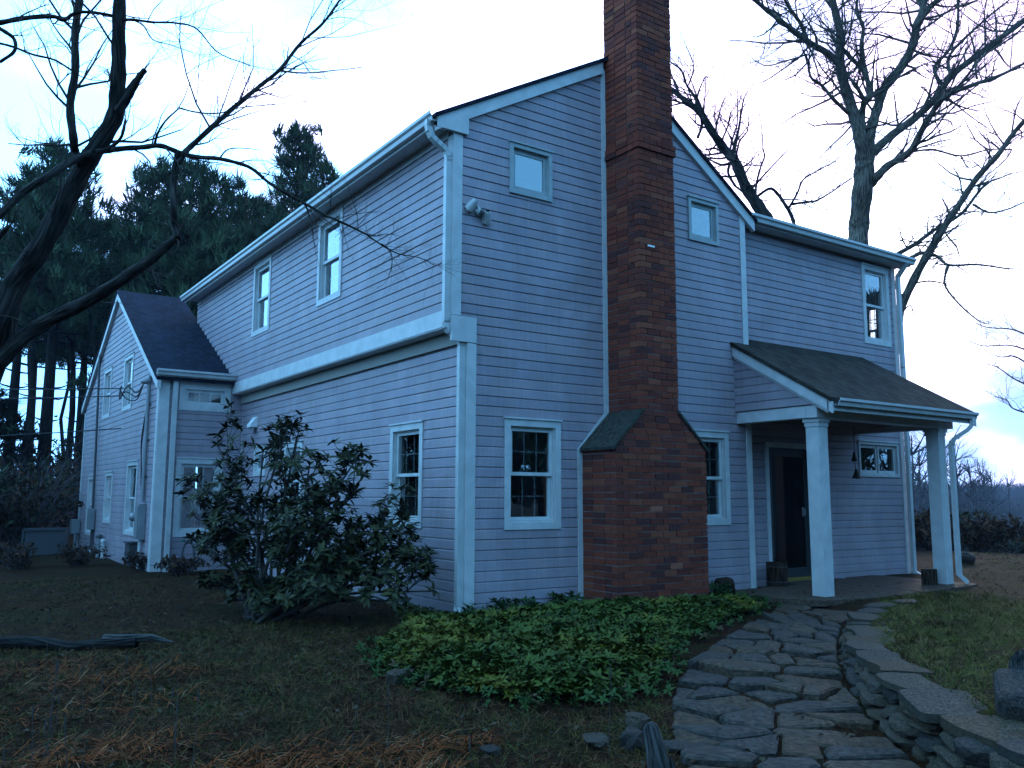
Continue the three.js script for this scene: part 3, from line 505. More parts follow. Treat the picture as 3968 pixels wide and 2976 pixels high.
// service entrance on the left wing's gable
const G1 = XW - 0.02;
{
  const m = thing('service_mast', 'grey electrical service mast with looping black wires at the wing corner', 'service mast', V(G1 - 0.05, 0.5, -9.2));
  part('conduit', tube([V(0, 0, 0), V(0, 2.35, 0)], 0.038, 10), M.metal, m);
  part('weatherhead', merge([polyLathe([[0, 0.12], [0.05, 0.1], [0.065, 0.04], [0.06, -0.02], [0.04, -0.03]], 12, V(0, 2.36, 0)), new THREE.SphereGeometry(0.06, 10, 8).scale(1.6, 0.8, 1).translate(-0.07, 2.34, 0)]), M.metal, m);
  part('strap', merge([0.5, 1.2, 1.9].map((y) => boxUV(new THREE.BoxGeometry(0.05, 0.03, 0.12).translate(0.03, y, 0)))), M.metalD, m);
  for (let k = 0; k < 3; k++) part('wire', tube(smooth([V(-0.1, 2.3, 0), V(-0.2, 2.12 - k * 0.07, -0.1), V(-0.35, 2.25 - k * 0.1, -0.2 - 0.1 * k), V(-0.45, 2.0 + 0.1 * k, -0.4), V(-0.4, 2.28, -0.55)], 14), 0.012, 5), M.cable, m);
  part('wire', tube(smooth([V(-0.02, 1.9, 0.02), V(-0.05, 1.2, -0.16), V(-0.02, 0.6, -0.13), V(0, 0.02, -0.12)], 12), 0.01, 5), M.cable, m);
  part('wire', tube(smooth([V(0.0, 1.8, -0.1), V(-0.03, 1.1, -0.2), V(0, 0.3, -0.2)], 10), 0.009, 5), M.cable, m);
}
{
  const m = thing('electric_meter', 'grey meter box below the service mast on the left wing', 'meter box', V(G1 - 0.001, -0.2, -9.2));
  part('cabinet', boxUV(new THREE.BoxGeometry(0.12, 0.68, 0.34).translate(-0.065, 0.34, 0)), M.metal, m); part('cover', boxUV(new THREE.BoxGeometry(0.02, 0.6, 0.28).translate(-0.136, 0.34, 0)), M.metal, m);
  part('meter', polyLathe([[0, 0.1], [0.06, 0.095], [0.08, 0.05], [0.08, 0], [0, 0]], 16).rotateZ(Math.PI / 2).translate(-0.12, 0.42, -0.22), M.metal, m);
  part('conduit', tube([V(-0.06, 0, 0.06), V(-0.06, -0.55, 0.06)], 0.02, 8), M.gutter, m); part('conduit', tube([V(-0.06, 0, -0.05), V(-0.06, -0.55, -0.05)], 0.016, 8), M.gutter, m);
}
{
  const m = thing('utility_box', 'small dark box hanging low on the left wing beside meter conduits', 'utility box', V(G1 - 0.001, -0.72, -9.75));
  part('body', boxUV(new THREE.BoxGeometry(0.16, 0.42, 0.4).translate(-0.09, 0.22, 0)), M.metalD, m); part('lid', boxUV(new THREE.BoxGeometry(0.2, 0.03, 0.46).translate(-0.1, 0.445, 0)), M.metalD, m);
}
{
  const m = thing('conduit_riser', 'thin grey conduit pole rising up the left wing gable past the eave', 'conduit', V(G1 - 0.035, -0.78, -14.75));
  part('pipe', tube([V(0, 0, 0), V(-0.02, 2.5, -0.1), V(-0.03, 4.95, -0.36)], 0.028, 8), M.metalD, m);
  part('junction_box', boxUV(new THREE.BoxGeometry(0.12, 0.5, 0.36).translate(-0.05, 0.84, 0.02)), M.metal, m);
  part('pipe', tube([V(0.0, 0, 0.12), V(0, 0.6, 0.1)], 0.022, 8), M.metalD, m);
  part('foot', new THREE.SphereGeometry(0.09, 10, 8).translate(0, 0.06, 0), M.white, m);
}
for (const [z, h, r, lb] of [[-13.3, 0.5, 0.06, 'taller capped grey vent pipe at the foot of the left wing'], [-12.75, 0.42, 0.05, 'shorter pale vent pipe at the foot of the left wing']]) {
  const m = thing('vent_pipe', lb, 'pipe', V(G1 - 0.1, -0.8, z), 'vent pipes by the left wing'); part('pipe', tube([V(0, 0, 0), V(0, h, 0)], r, 10), z < -13 ? M.metal : M.gutter, m); part('cap', polyLathe([[0, 0.05], [r * 1.2, 0.03], [r * 1.25, -0.03], [r, -0.04]], 12, V(0, h, 0)), z < -13 ? M.metalD : M.gutter, m);
}
{
  const m = thing('gas_meter', 'small blue grey meter at the far corner of the left wing', 'meter', V(G1 - 0.12, -0.8, -16.9));
  part('body', boxUV(new THREE.BoxGeometry(0.2, 0.36, 0.3).translate(0, 0.62, 0)), M.metal, m); part('riser', tube(smooth([V(0, 0, 0.1), V(0, 0.5, 0.1), V(0, 0.5, 0)], 6), 0.03, 8), M.metal, m); part('regulator', new THREE.SphereGeometry(0.09, 10, 8).scale(1, 0.6, 1).translate(0, 0.42, -0.1), M.metal, m);
}
{ // hose bib with a looped pipe on the front of the left wing
  const m = thing('standpipe', 'dark looped standpipe with green valve in front of the left wing', 'standpipe', V(-1.02, -0.8, ZL + 0.3));
  part('pipe', tube(smooth([V(-0.08, 0, 0), V(-0.08, 0.45, 0), V(-0.02, 0.56, 0), V(0.07, 0.55, 0), V(0.12, 0.42, 0), V(0.12, 0, 0)], 20), 0.022, 8), M.metalD, m);
  part('valve', new THREE.CylinderGeometry(0.04, 0.04, 0.05, 10).translate(-0.08, 0.6, 0), mat(0.02, 0.09, 0.08, { roughness: 0.5 }), m);
}
// overhead wires to the mast
[[0, 0, 2.75, 'upper'], [0.1, -0.25, 2.6, 'middle'], [0, -0.9, 1.95, 'lowest']].forEach(([dx, dv, y1, w]) => {
  const a = V(G1 - 0.4, y1, -9.8), b = V(-16, y1 + 0.9 + dv, -20), pts = []; for (let k = 0; k <= 14; k++) { const t = k / 14; pts.push(a.clone().lerp(b, t).add(V(0, -0.9 * 4 * t * (1 - t) * 0.35, 0))); }
  const m = new THREE.Mesh(tube(pts, 0.011, 5), M.cable); m.name = numbered('overhead_wire'); tag(m, `${w} black overhead wire running left from the service mast`, 'wire', 'overhead service wires'); scene.add(m);
});

// ---------------------------------------------------------------- path, porch floor, dry stone wall
function clipPoly(poly, nx, nz, c) { const o = []; for (let i = 0; i < poly.length; i++) { const a = poly[i], b = poly[(i + 1) % poly.length], da = a[0] * nx + a[1] * nz - c, db = b[0] * nx + b[1] * nz - c; if (da <= 0) o.push(a); if ((da < 0 && db > 0) || (da > 0 && db < 0)) { const t = da / (da - db); o.push([a[0] + (b[0] - a[0]) * t, a[1] + (b[1] - a[1]) * t]); } } return o; }
function voronoi(seeds, bound) { return seeds.map((s, i) => { let p = bound; seeds.forEach((q, j) => { if (i === j || !p.length || Math.hypot(q[0] - s[0], q[1] - s[1]) > 2.2) return; const nx = q[0] - s[0], nz = q[1] - s[1]; p = clipPoly(p, nx, nz, (q[0] * q[0] + q[1] * q[1] - s[0] * s[0] - s[1] * s[1]) / 2); }); return p; }); }
function chaikin(p) { const o = []; for (let i = 0; i < p.length; i++) { const a = p[i], b = p[(i + 1) % p.length]; o.push([a[0] * 0.88 + b[0] * 0.12, a[1] * 0.88 + b[1] * 0.12], [a[0] * 0.45 + b[0] * 0.55 + rr(-0.012, 0.012), a[1] * 0.45 + b[1] * 0.55 + rr(-0.012, 0.012)], [a[0] * 0.12 + b[0] * 0.88, a[1] * 0.12 + b[1] * 0.88]); } return o; }
function flat(poly, top, th, gap, tilt = 0.01, ch = 0.014) { // a flat stone: poly in xz, returns geometry about its own centre
  let cx = 0, cz = 0; poly.forEach((q) => { cx += q[0] / poly.length; cz += q[1] / poly.length; });
  let p = chaikin(poly).map(([x, z]) => { const d = Math.hypot(x - cx, z - cz) || 1, k = Math.max(0.3, 1 - (gap * rr(0.6, 1.5)) / d); return [(x - cx) * k, (z - cz) * k]; });
  let area = 0; for (let i = 0; i < p.length; i++) { const a = p[i], b = p[(i + 1) % p.length]; area += a[0] * b[1] - a[1] * b[0]; } if (area > 0) p = p.reverse();
  const tx = rr(-tilt, tilt) * 3, tz = rr(-tilt, tilt) * 3, pos = [], Y = (x, z) => tx * x + tz * z;
  const ring = (s, y) => p.map(([x, z]) => { const d = Math.hypot(x, z) || 1, k = Math.max(0.2, 1 - s / d); return V(x * k, y + Y(x, z), z * k); });
  const r0 = ring(ch * 1.5, 0), r1 = ring(0, -ch), r2 = ring(-0.006, -th), tri = (a, b, c) => pos.push(a.x, a.y, a.z, b.x, b.y, b.z, c.x, c.y, c.z), c0 = V(0, rr(0, 0.008), 0);
  for (let i = 0; i < p.length; i++) { const j = (i + 1) % p.length; tri(c0, r0[i], r0[j]); for (const [a, b] of [[r0, r1], [r1, r2]]) { tri(a[i], b[i], b[j]); tri(a[i], b[j], a[j]); } }
  const g = new THREE.BufferGeometry(); g.setAttribute('position', new THREE.Float32BufferAttribute(pos, 3)); g.computeVertexNormals(); boxUV(g.translate(cx, 0, cz)).translate(-cx, 0, -cz);
  return { g, cx, cz };
}
{
  const Lp = [[-2.75, 6.5], [-2.1, 5.7], [-1.55, 4.95], [-0.9, 4.15], [-0.05, 3.4], [1.2, 2.62], [2.5, 2.0], [3.5, 1.45], [4.15, 1.1]], Rp = [[-1.75, 7.55], [-0.85, 6.35], [-0.4, 5.7], [0.1, 5.08], [0.9, 4.3], [1.62, 3.72], [2.5, 3.12], [3.3, 2.62], [4.35, 2.12]];
  const lc = new THREE.CatmullRomCurve3(Lp.map(([x, z]) => V(x, 0, z))), rc = new THREE.CatmullRomCurve3(Rp.map(([x, z]) => V(x, 0, z))), LEN = 8.2, WID = 1.5;
  const path = new THREE.Group(); path.name = 'path'; path.userData.kind = 'structure'; scene.add(path);
  const seeds = []; let row = 0;
  for (let s = 0.1; s < LEN; s += rr(0.2, 0.34), row++) { const n = rnd() < 0.3 ? 2 : rnd() < 0.6 ? 3 : 4; for (let k = 0; k < n; k++) seeds.push([s + rr(-0.16, 0.16), ((k + 0.5) / n + rr(-0.13, 0.13) - 0.5) * WID * 0.72]); }
  const cells = voronoi(seeds, [[-0.1, -WID * 0.36], [LEN, -WID * 0.36], [LEN, WID * 0.36], [-0.1, WID * 0.36]]);
  for (const c of cells) {
    if (c.length < 3) continue;
    const w = c.map(([s, t]) => { const q = clamp(s / LEN), f = t / (WID * 0.72) + 0.5, a = lc.getPoint(q), b = rc.getPoint(q); const p = a.lerp(b, f); return [p.x + 0.03 * noise.noise(p.x * 4, 1, p.z * 4), p.z + 0.03 * noise.noise(p.x * 4, 9, p.z * 4)]; });
    const f = flat(w, 0, 0.09, 0.016, 0.02), m = part('flagstone', f.g, M.flag[Math.floor(rnd() * 4)], path);
    m.position.set(f.cx, gy(f.cx, f.cz) + rr(0.012, 0.055), f.cz);
  }
  // flat stones that lead from the porch to the lawn edge
  for (const [x, z, a, b] of [[4.0, 2.5, 0.5, 0.28], [4.6, 2.25, 0.55, 0.3], [5.2, 2.2, 0.45, 0.3], [3.5, 2.85, 0.45, 0.25], [3.0, 3.15, 0.4, 0.24]]) { const p = []; for (let k = 0; k < 7; k++) { const q = k / 7 * 6.283; p.push([x + Math.cos(q) * a * rr(0.4, 0.55) * 1.1, z + Math.sin(q) * b * rr(0.4, 0.55) * 1.1]); } const f = flat(p, 0, 0.07, 0.005), m = part('flagstone', f.g, M.flag[Math.floor(rnd() * 3)], path); m.position.set(f.cx, -0.655, f.cz); }
  // porch floor: stone slabs on a rough base
  const pf = new THREE.Group(); pf.name = 'porch_floor'; pf.userData.kind = 'structure'; scene.add(pf);
  part('base', box(4.35, 8.0, -0.95, -0.735, ZR + 0.03, 1.5), M.stone[2], pf);
  const B = [[4.1, ZR + 0.03], [4.12, 0.9], [4.3, 1.6], [5.2, 1.76], [6.5, 1.72], [7.6, 1.68], [8.25, 1.6], [8.3, ZR + 0.03]], sd = []; for (let i = 0; i < 5; i++) for (let j = 0; j < 2; j++) sd.push([4.5 + i * 0.82 + rr(-0.15, 0.15), 0.3 + j * 0.95 + rr(-0.15, 0.15)]);
  // the part of the floor left of the house corner starts in front of the wall
  for (const c of voronoi(sd, B)) { const q = c[0] && clipPoly(c, 0, -1, -(ZR + 0.04)); if (!q || q.length < 3) continue; let k = q; if (Math.min(...q.map((v) => v[0])) < 4.95) k = clipPoly(q, 0, -1, -0.08); if (k.length < 3) continue; const f = flat(k, 0, 0.075, 0.007, 0.002, 0.008), m = part('slab', f.g, M.slabT, pf); m.position.set(f.cx, -0.662, f.cz); }
}
function rock(w, h, d, det = 2, rough = 0.16, sq = 0.62) {
  const g = new THREE.IcosahedronGeometry(1, det), p = g.attributes.position, o = rr(0, 50);
  for (let i = 0; i < p.count; i++) { let x = p.getX(i), y = p.getY(i), z = p.getZ(i); const e = (v) => Math.sign(v) * Math.pow(Math.abs(v), sq), k = 1 + rough * noise.noise(x * 1.4 + o, y * 1.4, z * 1.4) * 2 + 0.06 * noise.noise(x * 5 + o, y * 5, z * 5); p.setXYZ(i, e(x) * k * w / 2, e(y) * k * h / 2, e(z) * k * d / 2); }
  g.computeVertexNormals(); return boxUV(g);
}
const rocks = Array.from({ length: 10 }, () => rock(1, 1, 1)), caps = Array.from({ length: 8 }, () => { const c = [[-0.5, -0.45], [0.5, -0.48], [0.52, 0.45], [-0.48, 0.5]], p = []; c.forEach(([x, z], k) => { const [X, Z] = c[(k + 1) % 4]; p.push([x + rr(-0.1, 0.07), z + rr(-0.12, 0.12)]); const t = rr(0.3, 0.7); p.push([lerp(x, X, t) + rr(-0.06, 0.06), lerp(z, Z, t) + rr(-0.1, 0.1)]); }); return flat(p, 0, 1, 0.004, 0.03, 0.02).g; });
{
  const w = thing('stone_wall', 'low curved dry stone retaining wall beside the flagstone path', 'stone wall', V(0.6, -0.9, 4.9)), crv = new THREE.CatmullRomCurve3(WALL.slice(0, 9).map(([x, z]) => V(x, 0, z))), LEN = crv.getLength();
  const place = (name, geo, s, y, off, sx, sy, sz, m, tiltz = 0.08) => { const q = clamp(s / LEN), p = crv.getPointAt(q), t = crv.getTangentAt(q), n = V(-t.z, 0, t.x); const o = part(name, geo, m, w); o.position.set(p.x - n.x * -off, y, p.z - n.z * -off); o.rotation.set(rr(-tiltz, tiltz), Math.atan2(-t.z, t.x) + rr(-0.12, 0.12), rr(-tiltz, tiltz)); o.scale.set(sx, sy, sz); };
  for (let row = 0; row < 3; row++) for (let s = rr(0, 0.2); s < LEN; ) {
    const l = rr(0.17, 0.44), q = clamp((s + l / 2) / LEN), p = crv.getPointAt(q), t = crv.getTangentAt(q), bx = p.x + t.z * 0.25, bz = p.z - t.x * 0.25;
    const b = Math.min(gy(p.x - 0.2, p.z - 0.25), gy(p.x, p.z)) - 0.03, top = lerp(-0.655, -0.70, ss(0, 4, p.x)), h = (top - b) / 3;
    if (top - b > 0.06) place('stone', rocks[Math.floor(rnd() * 10)], s + l / 2, b + h * (row + 0.5), 0.02 + row * 0.012 + rr(-0.035, 0.03), l * 0.98, Math.max(0.07, h * rr(0.95, 1.35)), rr(0.24, 0.32), M.stone[Math.floor(rnd() * 4)], 0.12);
    s += l * 0.97;
  }
  for (let s = 0.1; s < LEN; ) { const l = rr(0.3, 0.62), p = crv.getPointAt(clamp((s + l / 2) / LEN)); place('cap_stone', caps[Math.floor(rnd() * 8)], s + l / 2, lerp(-0.585, -0.655, ss(0, 4, p.x)) + rr(-0.022, 0.016), 0.1 + rr(-0.04, 0.05), l * rr(0.92, 1.02), rr(0.04, 0.075), rr(0.3, 0.44), M.stone[Math.floor(rnd() * 4)], 0.055); s += l * rr(0.98, 1.06); }
  local(w);
}
// loose stones, block, log, post
function loose(name, label, cat, geo, m, x, y, z, sc, ry = 0, group) { const o = new THREE.Mesh(geo, m); o.name = numbered(name); o.position.set(x, y, z); o.scale.set(...sc); o.rotation.y = ry; scene.add(o); return tag(o, label, cat, group); }
{
  const p = at(3985, 2745, 5.0); 
  loose('stone_block', 'large blue grey squared stone on the right end of the retaining wall', 'stone', rock(1, 1, 1, 4, 0.05, 0.34), M.stone[2], p.x, -0.56, p.z, [0.46, 0.3, 0.34], 0.5).rotation.z = 0.22;
  const q = at(3990, 2600, 5.3), lg = thing('log_round', 'dark weathered log round lying behind the large squared stone', 'log', V(q.x + 0.1, -0.45, q.z));
  part('bark', tube([V(-0.25, 0.02, 0), V(0, 0, 0.02), V(0.3, 0.01, 0)], [0.12, 0.13, 0.125], 14), M.woodB, lg); part('cut_face', new THREE.CylinderGeometry(0.118, 0.118, 0.01, 14).rotateZ(Math.PI / 2).translate(-0.253, 0.02, 0), M.wood, lg); lg.rotation.y = 0.3; lg.position.y = -0.4;
  // broken grey post at the path's near left edge
  const ps = thing('weathered_post', 'split grey weathered wooden post leaning at near left edge of path', 'post', V(-1.72, -1.0, 4.92));
  const g = tube([V(0, -0.05, 0), V(-0.01, 0.12, 0.0), V(-0.035, 0.25, -0.015), V(-0.055, 0.36, -0.03), V(-0.06, 0.385, -0.035)], [0.075, 0.068, 0.055, 0.042, 0.02], 9), pp = g.attributes.position; for (let i = 0; i < pp.count; i++) { const k = 1 + 0.25 * noise.noise(pp.getX(i) * 40, pp.getY(i) * 6, pp.getZ(i) * 40); pp.setX(i, pp.getX(i) * k); pp.setZ(i, pp.getZ(i) * k); } g.computeVertexNormals(); part('shaft', g, M.wood, ps);
  part('splinter', tube([V(0.05, -0.05, 0.03), V(0.06, 0.12, 0.03), V(0.045, 0.2, 0.02)], [0.03, 0.022, 0.006], 6), M.wood, ps);
  const bx = [[-1.42, 4.35, 0.2, 0.12, 'mossy edging stone just behind the leaning wooden post'], [-1.15, 4.1, 0.17, 0.11, 'second edging stone behind the leaning wooden post'], [-1.95, 2.2, 0.22, 0.13, 'blue grey rock at the left tip of the ground cover bed'], [-1.78, 2.05, 0.12, 0.1, 'pebble sized stone beside the blue grey rock at the bed tip'], [-2.2, 3.9, 0.14, 0.05, 'pale flat stone alone on the soil in front of the bed'], [-1.2, 4.6, 0.3, 0.05, 'flat dark stone in the soil between bed and post'], [-1.55, 4.15, 0.24, 0.05, 'flat grey stone nearest the front of the bed']];
  for (const [x, z, s, h, l] of bx) loose('field_stone', l, 'stone', rocks[Math.floor(rnd() * 10)], M.stone[Math.floor(rnd() * 3)], x, gy(x, z) + h * 0.3, z, [s, h, s * rr(0.6, 0.9)], rr(0, 3));
  // flat stones sunk in the poor lawn, low stump blocks by the porch
  const b1 = thing('wooden_tub', 'brown squat wooden tub standing left of the front door', 'tub', V(5.42, -0.662, 0.05));
  part('staves', merge(Array.from({ length: 14 }, (_, k) => { const a = k / 14 * 6.283; return boxUV(new THREE.BoxGeometry(0.064, 0.34, 0.02).translate(0, 0.17, 0.14).rotateY(a)); })), M.woodB, b1); part('hoop', merge([0.06, 0.28].map((y) => new THREE.TorusGeometry(0.153, 0.006, 6, 28).rotateX(Math.PI / 2).translate(0, y, 0))), M.metalD, b1); part('soil', new THREE.CylinderGeometry(0.138, 0.138, 0.02, 18).translate(0, 0.3, 0), M.woodB, b1);
  const b2 = thing('wood_block', 'dark upright wood block at the foot of the far porch column', 'block', V(7.5, -0.662, 1.22)); part('block', boxUV(new THREE.BoxGeometry(0.2, 0.23, 0.2, 2, 2, 2).translate(0, 0.115, 0)), M.woodB, b2); part('end_grain', boxUV(new THREE.CylinderGeometry(0.08, 0.08, 0.008, 8).translate(0, 0.234, 0)), M.wood, b2); b2.rotation.y = 0.4;
  loose('wall_block', 'low dark block against the wall right of the chimney', 'block', rock(1, 1, 1, 2, 0.05), M.woodB, 4.1, -0.62, 0.2, [0.34, 0.3, 0.22], 0.1);
  const r = at(3745, 2235, 17.5); loose('dark_rock', 'dark blue rock on the grass beyond the far porch column', 'rock', rocks[3], M.stone[2], r.x, gy(r.x, r.z) + 0.08, r.z, [0.5, 0.3, 0.35], 0.5);
  // long grey log in the left foreground
  const a = V(-6.6, 0, -2.2), b = V(-3.45, 0, -0.25), L = thing('fallen_log', 'long grey fallen log lying on the soil at left', 'log', V(-5, gy(-5, -1.2), -1.2)), pts = [], rad = [];
  for (let k = 0; k <= 12; k++) { const q = a.clone().lerp(b, k / 12); q.y = gy(q.x, q.z) + 0.05 + 0.02 * Math.sin(k * 1.7); pts.push(q); rad.push(0.066 - 0.015 * k / 12 + 0.008 * Math.sin(k * 2.3)); }
  part('trunk', tube(pts, rad, 10), M.logD, L); part('broken_end', tube([pts[11].clone().add(V(0, 0.04, 0)), pts[12].clone().add(V(0.12, 0.03, 0.05)), pts[12].clone().add(V(0.3, -0.02, 0.12))], [0.05, 0.035, 0.008], 7), M.wood, L); local(L);
  // dark bin beyond the left wing
  const c = at(172, 2145, 20.5), bn = thing('wire_bin', 'dark square bin with a pale top rail among the brush at far left', 'bin', V(c.x, -0.8, c.z));
  part('panel', merge([boxUV(new THREE.BoxGeometry(0.84, 0.6, 0.03).translate(0, 0.3, 0.28)), boxUV(new THREE.BoxGeometry(0.03, 0.6, 0.53).translate(-0.41, 0.3, 0)), boxUV(new THREE.BoxGeometry(0.03, 0.6, 0.53).translate(0.41, 0.3, 0)), boxUV(new THREE.BoxGeometry(0.84, 0.6, 0.03).translate(0, 0.3, -0.28))]), M.metalD, bn);
  part('top_rail', merge([boxUV(new THREE.BoxGeometry(0.94, 0.05, 0.06).translate(0, 0.625, 0.3)), boxUV(new THREE.BoxGeometry(0.94, 0.05, 0.06).translate(0, 0.625, -0.3))]), M.rim, bn); for (const s of [-1, 1]) part('post', boxUV(new THREE.BoxGeometry(0.05, 0.62, 0.05).translate(s * 0.46, 0.31, 0.3)), M.rim, bn); bn.rotation.y = -0.15;
}

// ---------------------------------------------------------------- foliage helpers
function leafGeo(l, w, fold = 0.25, curl = 0.25, seg = 3) { // a leaf along +z
  const pos = [], q = []; for (let k = 0; k <= seg; k++) { const t = k / seg, ww = w / 2 * Math.sin(Math.PI * (0.08 + 0.9 * Math.pow(t, 0.85))), y = -curl * l * t * t; q.push([V(-ww, y + fold * ww, t * l), V(0, y, t * l), V(ww, y + fold * ww, t * l)]); }
  const tri = (a, b, c) => pos.push(a.x, a.y, a.z, b.x, b.y, b.z, c.x, c.y, c.z); for (let k = 0; k < seg; k++) for (const s of [0, 1]) { const [a, b, c, d] = [q[k][s], q[k][s + 1], q[k + 1][s + 1], q[k + 1][s]]; tri(a, c, b); tri(a, d, c); }
  const g = new THREE.BufferGeometry(); g.setAttribute('position', new THREE.Float32BufferAttribute(pos, 3)); g.computeVertexNormals(); return g;
}
function instanced(name, geo, m, list, parent) { // list of {p, q, s, c}
  const I = new THREE.InstancedMesh(geo, m, list.length), M4 = new THREE.Matrix4(), C = new THREE.Color();
  list.forEach((e, i) => { M4.compose(e.p, e.q, typeof e.s === 'number' ? V(e.s, e.s, e.s) : e.s); I.setMatrixAt(i, M4); if (e.c) I.setColorAt(i, C.setRGB(...e.c)); });
  I.name = name; I.userData.kind = 'stuff'; I.castShadow = I.receiveShadow = true; parent.add(I); return I;
}
const eul = (x, y, z) => new THREE.Quaternion().setFromEuler(new THREE.Euler(x, y, z, 'YXZ'));
const inPoly = (p, x, z) => { let r = false; for (let i = 0, j = p.length - 1; i < p.length; j = i++) { const [a, b] = p[i], [c, d] = p[j]; if ((b > z) !== (d > z) && x < (c - a) * (z - b) / (d - b) + a) r = !r; } return r; };
const polyEdge = (p, x, z) => { let m = 1e9; for (let i = 0, j = p.length - 1; i < p.length; j = i++) { const [a, b] = p[j], [c, d] = p[i], t = clamp(((x - a) * (c - a) + (z - b) * (d - b)) / ((c - a) ** 2 + (d - b) ** 2)); m = Math.min(m, Math.hypot(a + (c - a) * t - x, b + (d - b) * t - z)); } return m; };

// ground cover bed
const BED = [[-0.15, 0.02], [1.7, 0.02], [1.7, 0.7], [3.3, 0.7], [3.3, 0.04], [4.1, 0.04], [4.2, 0.6], [3.75, 1.15], [3.1, 1.45], [1.9, 1.95], [0.9, 2.5], [0.1, 3.05], [-0.45, 3.5], [-1.1, 3.55], [-1.6, 3.15], [-1.85, 2.5], [-1.95, 1.85], [-1.7, 1.25], [-1.3, 0.7], [-0.8, 0.25], [-0.5, -0.6], [-0.15, -1.4]];
{
  const wh = merge(Array.from({ length: 7 }, (_, k) => leafGeo(0.075 * (0.85 + 0.3 * ((k * 7) % 3) / 2), 0.033, 0.3, 0.35, 2).rotateX(k < 2 ? -0.9 : -0.1 - 0.25 * (k % 3)).rotateY(k * 2.4)));
  const list = [];
  for (let i = 0; i < 36000 && list.length < 9500; i++) {
    const x = rr(-2, 4.3), z = rr(-1.4, 3.6); if (!inPoly(BED, x, z)) continue;
    const e = polyEdge(BED, x, z), near = z > 0.5 || x < -0.2 ? ss(0, 0.28, e) : 1, n = noise.noise(x * 2.2, 5, z * 2.2), h = (0.09 + 0.15 * near + 0.07 * n) * lerp(0.3, 1, ss(0.0, 1.3, z - 0.25 * Math.max(0, x - 1.5))), f = Math.sqrt(rnd());
    const yel = 0.75 * ss(0.15, 0.6, noise.noise(x * 1.1 + 4, 2, z * 1.1) + 0.3 * ss(0.5, -1.6, x) + 0.25 * (rnd() - 0.4)), b = Math.pow(rnd(), 0.8) * 0.75 + 0.4;
    list.push({ p: V(x, gy(x, z) + h * (0.25 + 0.75 * f), z), q: eul(rr(-0.45, 0.45), rr(0, 6.28), rr(-0.45, 0.45)), s: 0.5 + 0.75 * Math.pow(rnd(), 1.3), c: [lerp(0.052, 0.12, yel) * b, lerp(0.074, 0.1, yel) * b, lerp(0.011, 0.01, yel) * b] });
  }
  for (let k = 0; k < 420; k++) { const i = 5 + Math.floor(rnd() * 14), A = BED[i], B2 = BED[i + 1] ?? BED[0], t = rnd(), x = lerp(A[0], B2[0], t) + rr(-0.16, 0.16), z = lerp(A[1], B2[1], t) + rr(-0.12, 0.2); if (z < 0.1) continue; list.push({ p: V(x, gy(x, z) + rr(0.02, 0.1), z), q: eul(rr(-0.7, 0.7), rr(0, 6.28), rr(-0.7, 0.7)), s: rr(0.45, 0.9), c: rnd() < 0.15 ? [0.07, 0.045, 0.02] : [0.03, 0.06, 0.013] }); }
  // taller tufts against the house wall
  for (const [x, z] of [[0.42, 0.18], [0.75, 0.14], [1.2, 0.2], [1.35, 0.12], [0.05, 0.15], [3.6, 0.2], [3.9, 0.3]]) for (let k = 0; k < 22; k++) list.push({ p: V(x + rr(-0.16, 0.16), gy(x, z) + rr(0.05, 0.22), z + rr(-0.1, 0.2)), q: eul(rr(-0.6, 0.6), rr(0, 6.28), rr(-0.6, 0.6)), s: rr(0.8, 1.3), c: [0.024, 0.05, 0.013] });
  const I = instanced('ground_cover', wh, M.leafG, list, scene); tag(I, 'dense low green ground cover bed at the foot of the gable wall', 'ground cover');
}
